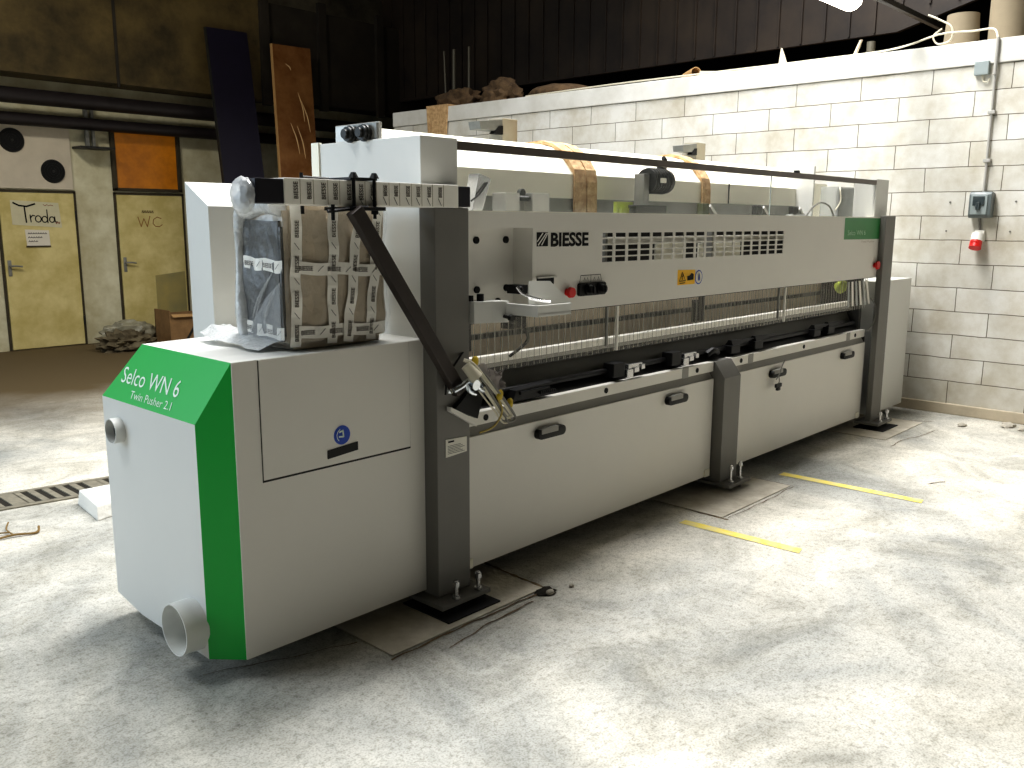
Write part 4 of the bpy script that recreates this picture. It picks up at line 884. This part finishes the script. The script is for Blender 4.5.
o = MB().hexa([(7.57, 3.22, 2.836), (7.57, 3.195, 2.836), (7.60, 3.195, 2.836), (7.60, 3.22, 2.836)], [(7.57, 3.155, 2.98), (7.57, 3.14, 2.985), (7.60, 3.14, 2.985), (7.60, 3.155, 2.98)]).build('wooden_stick', 'shard', at=(7.58, 3.2, 2.836)); tag(o, 'thin pale stick slanting up from the wall top', 'stick')
o = MB().cyl((7.75, 3.13, zr), (7.75, 3.13, 2.99), .035, n=14).build('metal_can', 'rod', smooth=True, at=(7.75, 3.13, zr)); tag(o, 'small grey metal cylinder just behind the slanting stick', 'cylinder')
o = MB().pipe((7.80, 4.95, 2.89), (7.60, 4.72, 2.895), .05, .006, 20).build('cardboard_tube', 'card', smooth=True, at=(7.6, 4.7, 2.835)); tag(o, 'short brown cardboard tube lying on the wall top', 'tube')
o = MB().hexa([(7.5, 4.62, 2.836), (7.52, 4.25, 2.836), (7.58, 4.25, 2.836), (7.55, 4.62, 2.836)], [(7.5, 4.62, 2.885), (7.52, 4.25, 2.845), (7.58, 4.25, 2.845), (7.55, 4.62, 2.89)]).build('paper_scrap', 'shard', at=(7.54, 4.4, 2.836)); tag(o, 'crumpled pale paper scrap beside the brown tube', 'paper')
o = MB().sphere((7.87, 8.22, 2.90), .32, 4, (.75, 1.15, .6), .4, 3, zr+.02).build('burlap_sack', 'sack', smooth=True, at=(7.85, 8.2, zr)); tag(o, 'lumpy brown burlap sack under the upright rods', 'sack')
o = MB().sphere((7.87, 7.52, 2.93), .28, 4, (.75, .95, .75), .35, 3, zr+.02).build('burlap_sack', 'sack', smooth=True, at=(7.87, 7.52, zr)); tag(o, 'taller brown burlap sack beside the flat bundle on the wall top', 'sack')
o = MB().sphere((7.9, 6.65, 2.90), .36, 3, (.7, 1.15, .3), .15, 2, zr+.02).build('flat_bundle', 'sack', smooth=True, at=(7.85, 6.65, zr)); tag(o, 'flat brown bundle lying on the wall top beside the sacks', 'bundle')
for y, r_, l in ((8.99, .014, 'leftmost of the three thin grey rods above the burlap sacks'), (8.85, .024, 'middle and thickest of the three grey rods above the burlap sacks'), (8.57, .016, 'rightmost of the three thin grey rods above the burlap sacks')):
    o = MB().cyl((8.35, y, zr), (8.35, y+.04 if r_ < .015 else y-.01, 3.70), r_, n=10).build('upright_rod', 'rod', smooth=True, at=(8.35, y, zr)); tag(o, l, 'rod', 'upright rods')
o = MB().hexa([(7.418, 8.32, 2.45), (7.418, 8.0, 2.45), (7.428, 8.0, 2.45), (7.428, 8.32, 2.45)], [(7.41, 8.34, 2.86), (7.41, 7.97, 2.86), (7.428, 7.97, 2.86), (7.428, 8.34, 2.86)])
o.hexa([(7.41, 8.34, 2.84), (7.41, 7.97, 2.84), (7.6, 7.97, 2.84), (7.6, 8.34, 2.84)], [(7.41, 8.34, 2.86), (7.41, 7.97, 2.86), (7.6, 7.97, 2.86), (7.6, 8.34, 2.86)])
o = o.build('cardboard_sheet', 'cardstrap', at=(7.42, 8.16, 2.45)); tag(o, 'brown cardboard sheet folded over the far end of the block wall', 'cardboard')

# ================================================================== FLOOR DETAILS
def pad(x0, x1, y0, y1, lab):
    o = MB().box(x0, x1, y0, y1, 0, .006, .002).build('floor_pad', 'pad', at=((x0+x1)/2, (y0+y1)/2, 0), kind='structure'); return o
pad(1.82, 2.62, 2.262, 2.95, ''); pad(3.93, 4.70, 2.18, 2.9, ''); pad(6.2, 6.95, 2.2, 2.9, '')
def crack(pts, w, h=.003):
    q = MB(); prev = None; n = 26
    P = [V(p) for p in pts]
    for i in range(n+1):
        t = i/n*(len(P)-1); k = min(int(t), len(P)-2); p = P[k].lerp(P[k+1], t-k); d = (P[k+1]-P[k]).normalized(); nn = V((-d.y, d.x, 0))
        ww = .6*w*(.3+.9*abs(noise.noise(p*17))); j = nn*(.012*noise.noise(p*11+V((5, 1, 2))))
        a, b = q.bm.verts.new(p+j-nn*ww+Z*h), q.bm.verts.new(p+j+nn*ww+Z*h)
        if prev: q.bm.faces.new((prev[0], a, b, prev[1]))
        prev = (a, b)
    return q.build('floor_crack', 'crack', kind='structure')
crack([(1.80, 2.245, 0), (2.2, 2.25, 0), (2.62, 2.245, 0)], .016); crack([(2.0, 2.16, 0), (2.25, 2.20, 0), (2.5, 2.21, 0)], .010)
crack([(2.63, 2.24, 0), (2.64, 2.45, 0), (2.66, 2.7, 0)], .022); crack([(3.92, 2.14, 0), (3.93, 2.35, 0), (3.95, 2.55, 0)], .016); crack([(3.95, 2.16, 0), (4.35, 2.15, 0), (4.70, 2.165, 0)], .006); crack([(4.71, 2.16, 0), (4.71, 2.45, 0)], .006)
crack([(6.05, 2.1, 0), (6.3, 2.12, 0), (6.5, 2.06, 0), (6.75, 2.05, 0)], .010); crack([(6.9, 2.4, 0), (7.05, 2.15, 0)], .014); crack([(5.3, 1.62, 0), (5.42, 1.56, 0)], .012)
crack([(1.30, 2.62, 0), (1.55, 2.52, 0), (1.8, 2.44, 0)], .006)
o = MB().sphere((2.605, 2.235, .004), .045, 3, (1, .8, .14), .5, 3).build('floor_hole', 'hole', smooth=True, kind='structure')
for i, (x, y, r_, l) in enumerate(((2.60, 2.205, .016, 'pale stone in the dark hole at the pad corner'), (2.72, 2.19, .011, 'tiny pale stone on bare floor right of the pad hole'))):
    o = MB().sphere((x, y, r_*.6), r_, 2, (1.2, 1, .8), .3, 2, 0).build('stone', 'stone', smooth=True, at=(x, y, 0)); tag(o, l, 'stone')
for (a, b, c2, d2_), n_ in ((((3.712, 2.30), (3.775, 2.30), (3.80, 1.685), (3.735, 1.67)), 2), (((4.875, 2.34), (4.945, 2.34), (4.965, 1.53), (4.90, 1.52)), 3)):
    MB().poly([(*a, .0025), (*b, .0025), (*c2, .0025), (*d2_, .0025)]).build(f'trim_{n_}', 'line', kind='structure')
# drain with slotted grates
t = thing('drain_grate', 'slotted drain grate set in the floor left of the saw', 'drain', (1.7, 5.1, 0))
def dr(s, k): return V((1.05+s*1.0, 5.10+.24*(1-k)-s*.16-.0, 0))
MB().poly([dr(0, 0)+Z*.002, dr(1.3, 0)+Z*.002, dr(1.3, 1.25)+Z*.002, dr(0, 1.25)+Z*.002]).build('channel', 'hole', t)
q = MB()
def quadbar(s0, s1, k0, k1, h=.008): q.hexa([dr(s0, k0)+Z*.002, dr(s1, k0)+Z*.002, dr(s1, k1)+Z*.002, dr(s0, k1)+Z*.002], [dr(s0, k0)+Z*h, dr(s1, k0)+Z*h, dr(s1, k1)+Z*h, dr(s0, k1)+Z*h])
for k in range(18): quadbar(.02+k*.07, .02+k*.07+(.075 if k % 6 == 0 else .034), .10, 1.15)
quadbar(0, 1.3, -.04, .12); quadbar(0, 1.3, 1.13, 1.30)
q.build('grate', 'drain', t)
o = MB().hexa([(1.70, 4.44, 0), (2.10, 4.55, 0), (2.12, 4.78, 0), (1.74, 4.80, 0)], [(1.71, 4.46, .075), (2.10, 4.56, .075), (2.12, 4.77, .08), (1.75, 4.79, .08)], .008).build('foam_block', 'foam', at=(1.85, 4.65, 0)); tag(o, 'white foam block lying between the drain and the saw cabinet', 'block')
q = MB(); q.tube([(1.24, 4.50, .008), (1.33, 4.50, .012), (1.42, 4.47, .008), (1.45, 4.52, .02)], .006, 6); q.tube([(1.33, 4.50, .012), (1.33, 4.60, .014), (1.37, 4.70, .016)], .004, 6); q.tube([(1.33, 4.55, .012), (1.28, 4.58, .01), (1.25, 4.55, .006)], .004, 6)
o = q.build('dry_twig', 'twig', smooth=True, at=(1.33, 4.5, 0)); tag(o, 'dry forked twig lying on the concrete near the drain', 'twig')
for i, (x, y, s_, l) in enumerate(((7.27, 1.69, .05, 'larger broken chip at the wall foot by the photo edge'), (7.22, 1.58, .035, 'smaller broken chip beside the larger one at the wall foot'), (7.05, 1.95, .03, 'thin broken flake on the floor nearer the saw'))):
    o = MB().sphere((x, y, .012), s_, 2, (1.3, .9, .45), .5, 3, 0).build('block_chip', 'stone', smooth=True, at=(x, y, 0)); tag(o, l, 'chip')

# ================================================================== LIGHT
def area(name, loc, tgt, sx, sy, power, col, spread=180):
    l = bpy.data.lights.new(name, 'AREA'); l.shape = 'RECTANGLE'; l.size = sx*S; l.size_y = sy*S; l.energy = power; l.color = col; l.spread = math.radians(spread)
    o = bpy.data.objects.new(name, l); COL.objects.link(o); o.location = V(loc)*S
    o.rotation_euler = (V(tgt)-V(loc)).to_track_quat('-Z', 'Y').to_euler(); return o
area('skylight', (4.9, 3.4, 6.3), (4.9, 2.2, 0), 6.6, 1.5, 880, (1, .993, .98), 150)
area('left_fill_light', (-.9, 4.4, 6.3), (-.2, 2.6, 0), 2.6, 2.4, 140, (.92, .97, 1), 130)  # added fill that lifts the dark floor at the left
area('back_bay_fill', (1.0, 6.6, 5.6), (4.2, 11, 1.6), 1.6, .4, 90, (1, .95, .84), 150)  # added fill to brighten the back wall and doors, no known lamp
area('gate_daylight', (-4.6, 8.0, 2.8), (1.6, 2.9, .7), 4.6, 3.6, 170, (.68, .84, 1), 130)
w = bpy.data.worlds.new('World'); bpy.context.scene.world = w; w.use_nodes = True
w.node_tree.nodes['Background'].inputs[0].default_value = (.86, .93, 1, 1); w.node_tree.nodes['Background'].inputs[1].default_value = .06

# ================================================================== CAMERA
cam = bpy.data.cameras.new('camera'); co = bpy.data.objects.new('camera', cam); COL.objects.link(co)
yw, pt, rl = math.radians(42.984), math.radians(10.410), math.radians(-.2405)
fw = V((math.cos(pt)*math.cos(yw), math.cos(pt)*math.sin(yw), -math.sin(pt))); rt = V((math.sin(yw), -math.cos(yw), 0)); dn = fw.cross(rt)
r2 = math.cos(rl)*rt+math.sin(rl)*dn; d2v = -math.sin(rl)*rt+math.cos(rl)*dn
mw_ = Matrix((r2, -d2v, -fw)).transposed().to_4x4(); mw_.translation = V((0, 0, 1.5))*S
co.matrix_world = mw_
cam.sensor_width = 36; cam.sensor_fit = 'HORIZONTAL'; cam.lens = 885.285/1024*36; cam.clip_end = 100
sc = bpy.context.scene; sc.camera = co
sc.view_settings.view_transform = 'Standard'; sc.view_settings.look = 'Medium High Contrast'; sc.view_settings.exposure = 0; sc.view_settings.gamma = 1
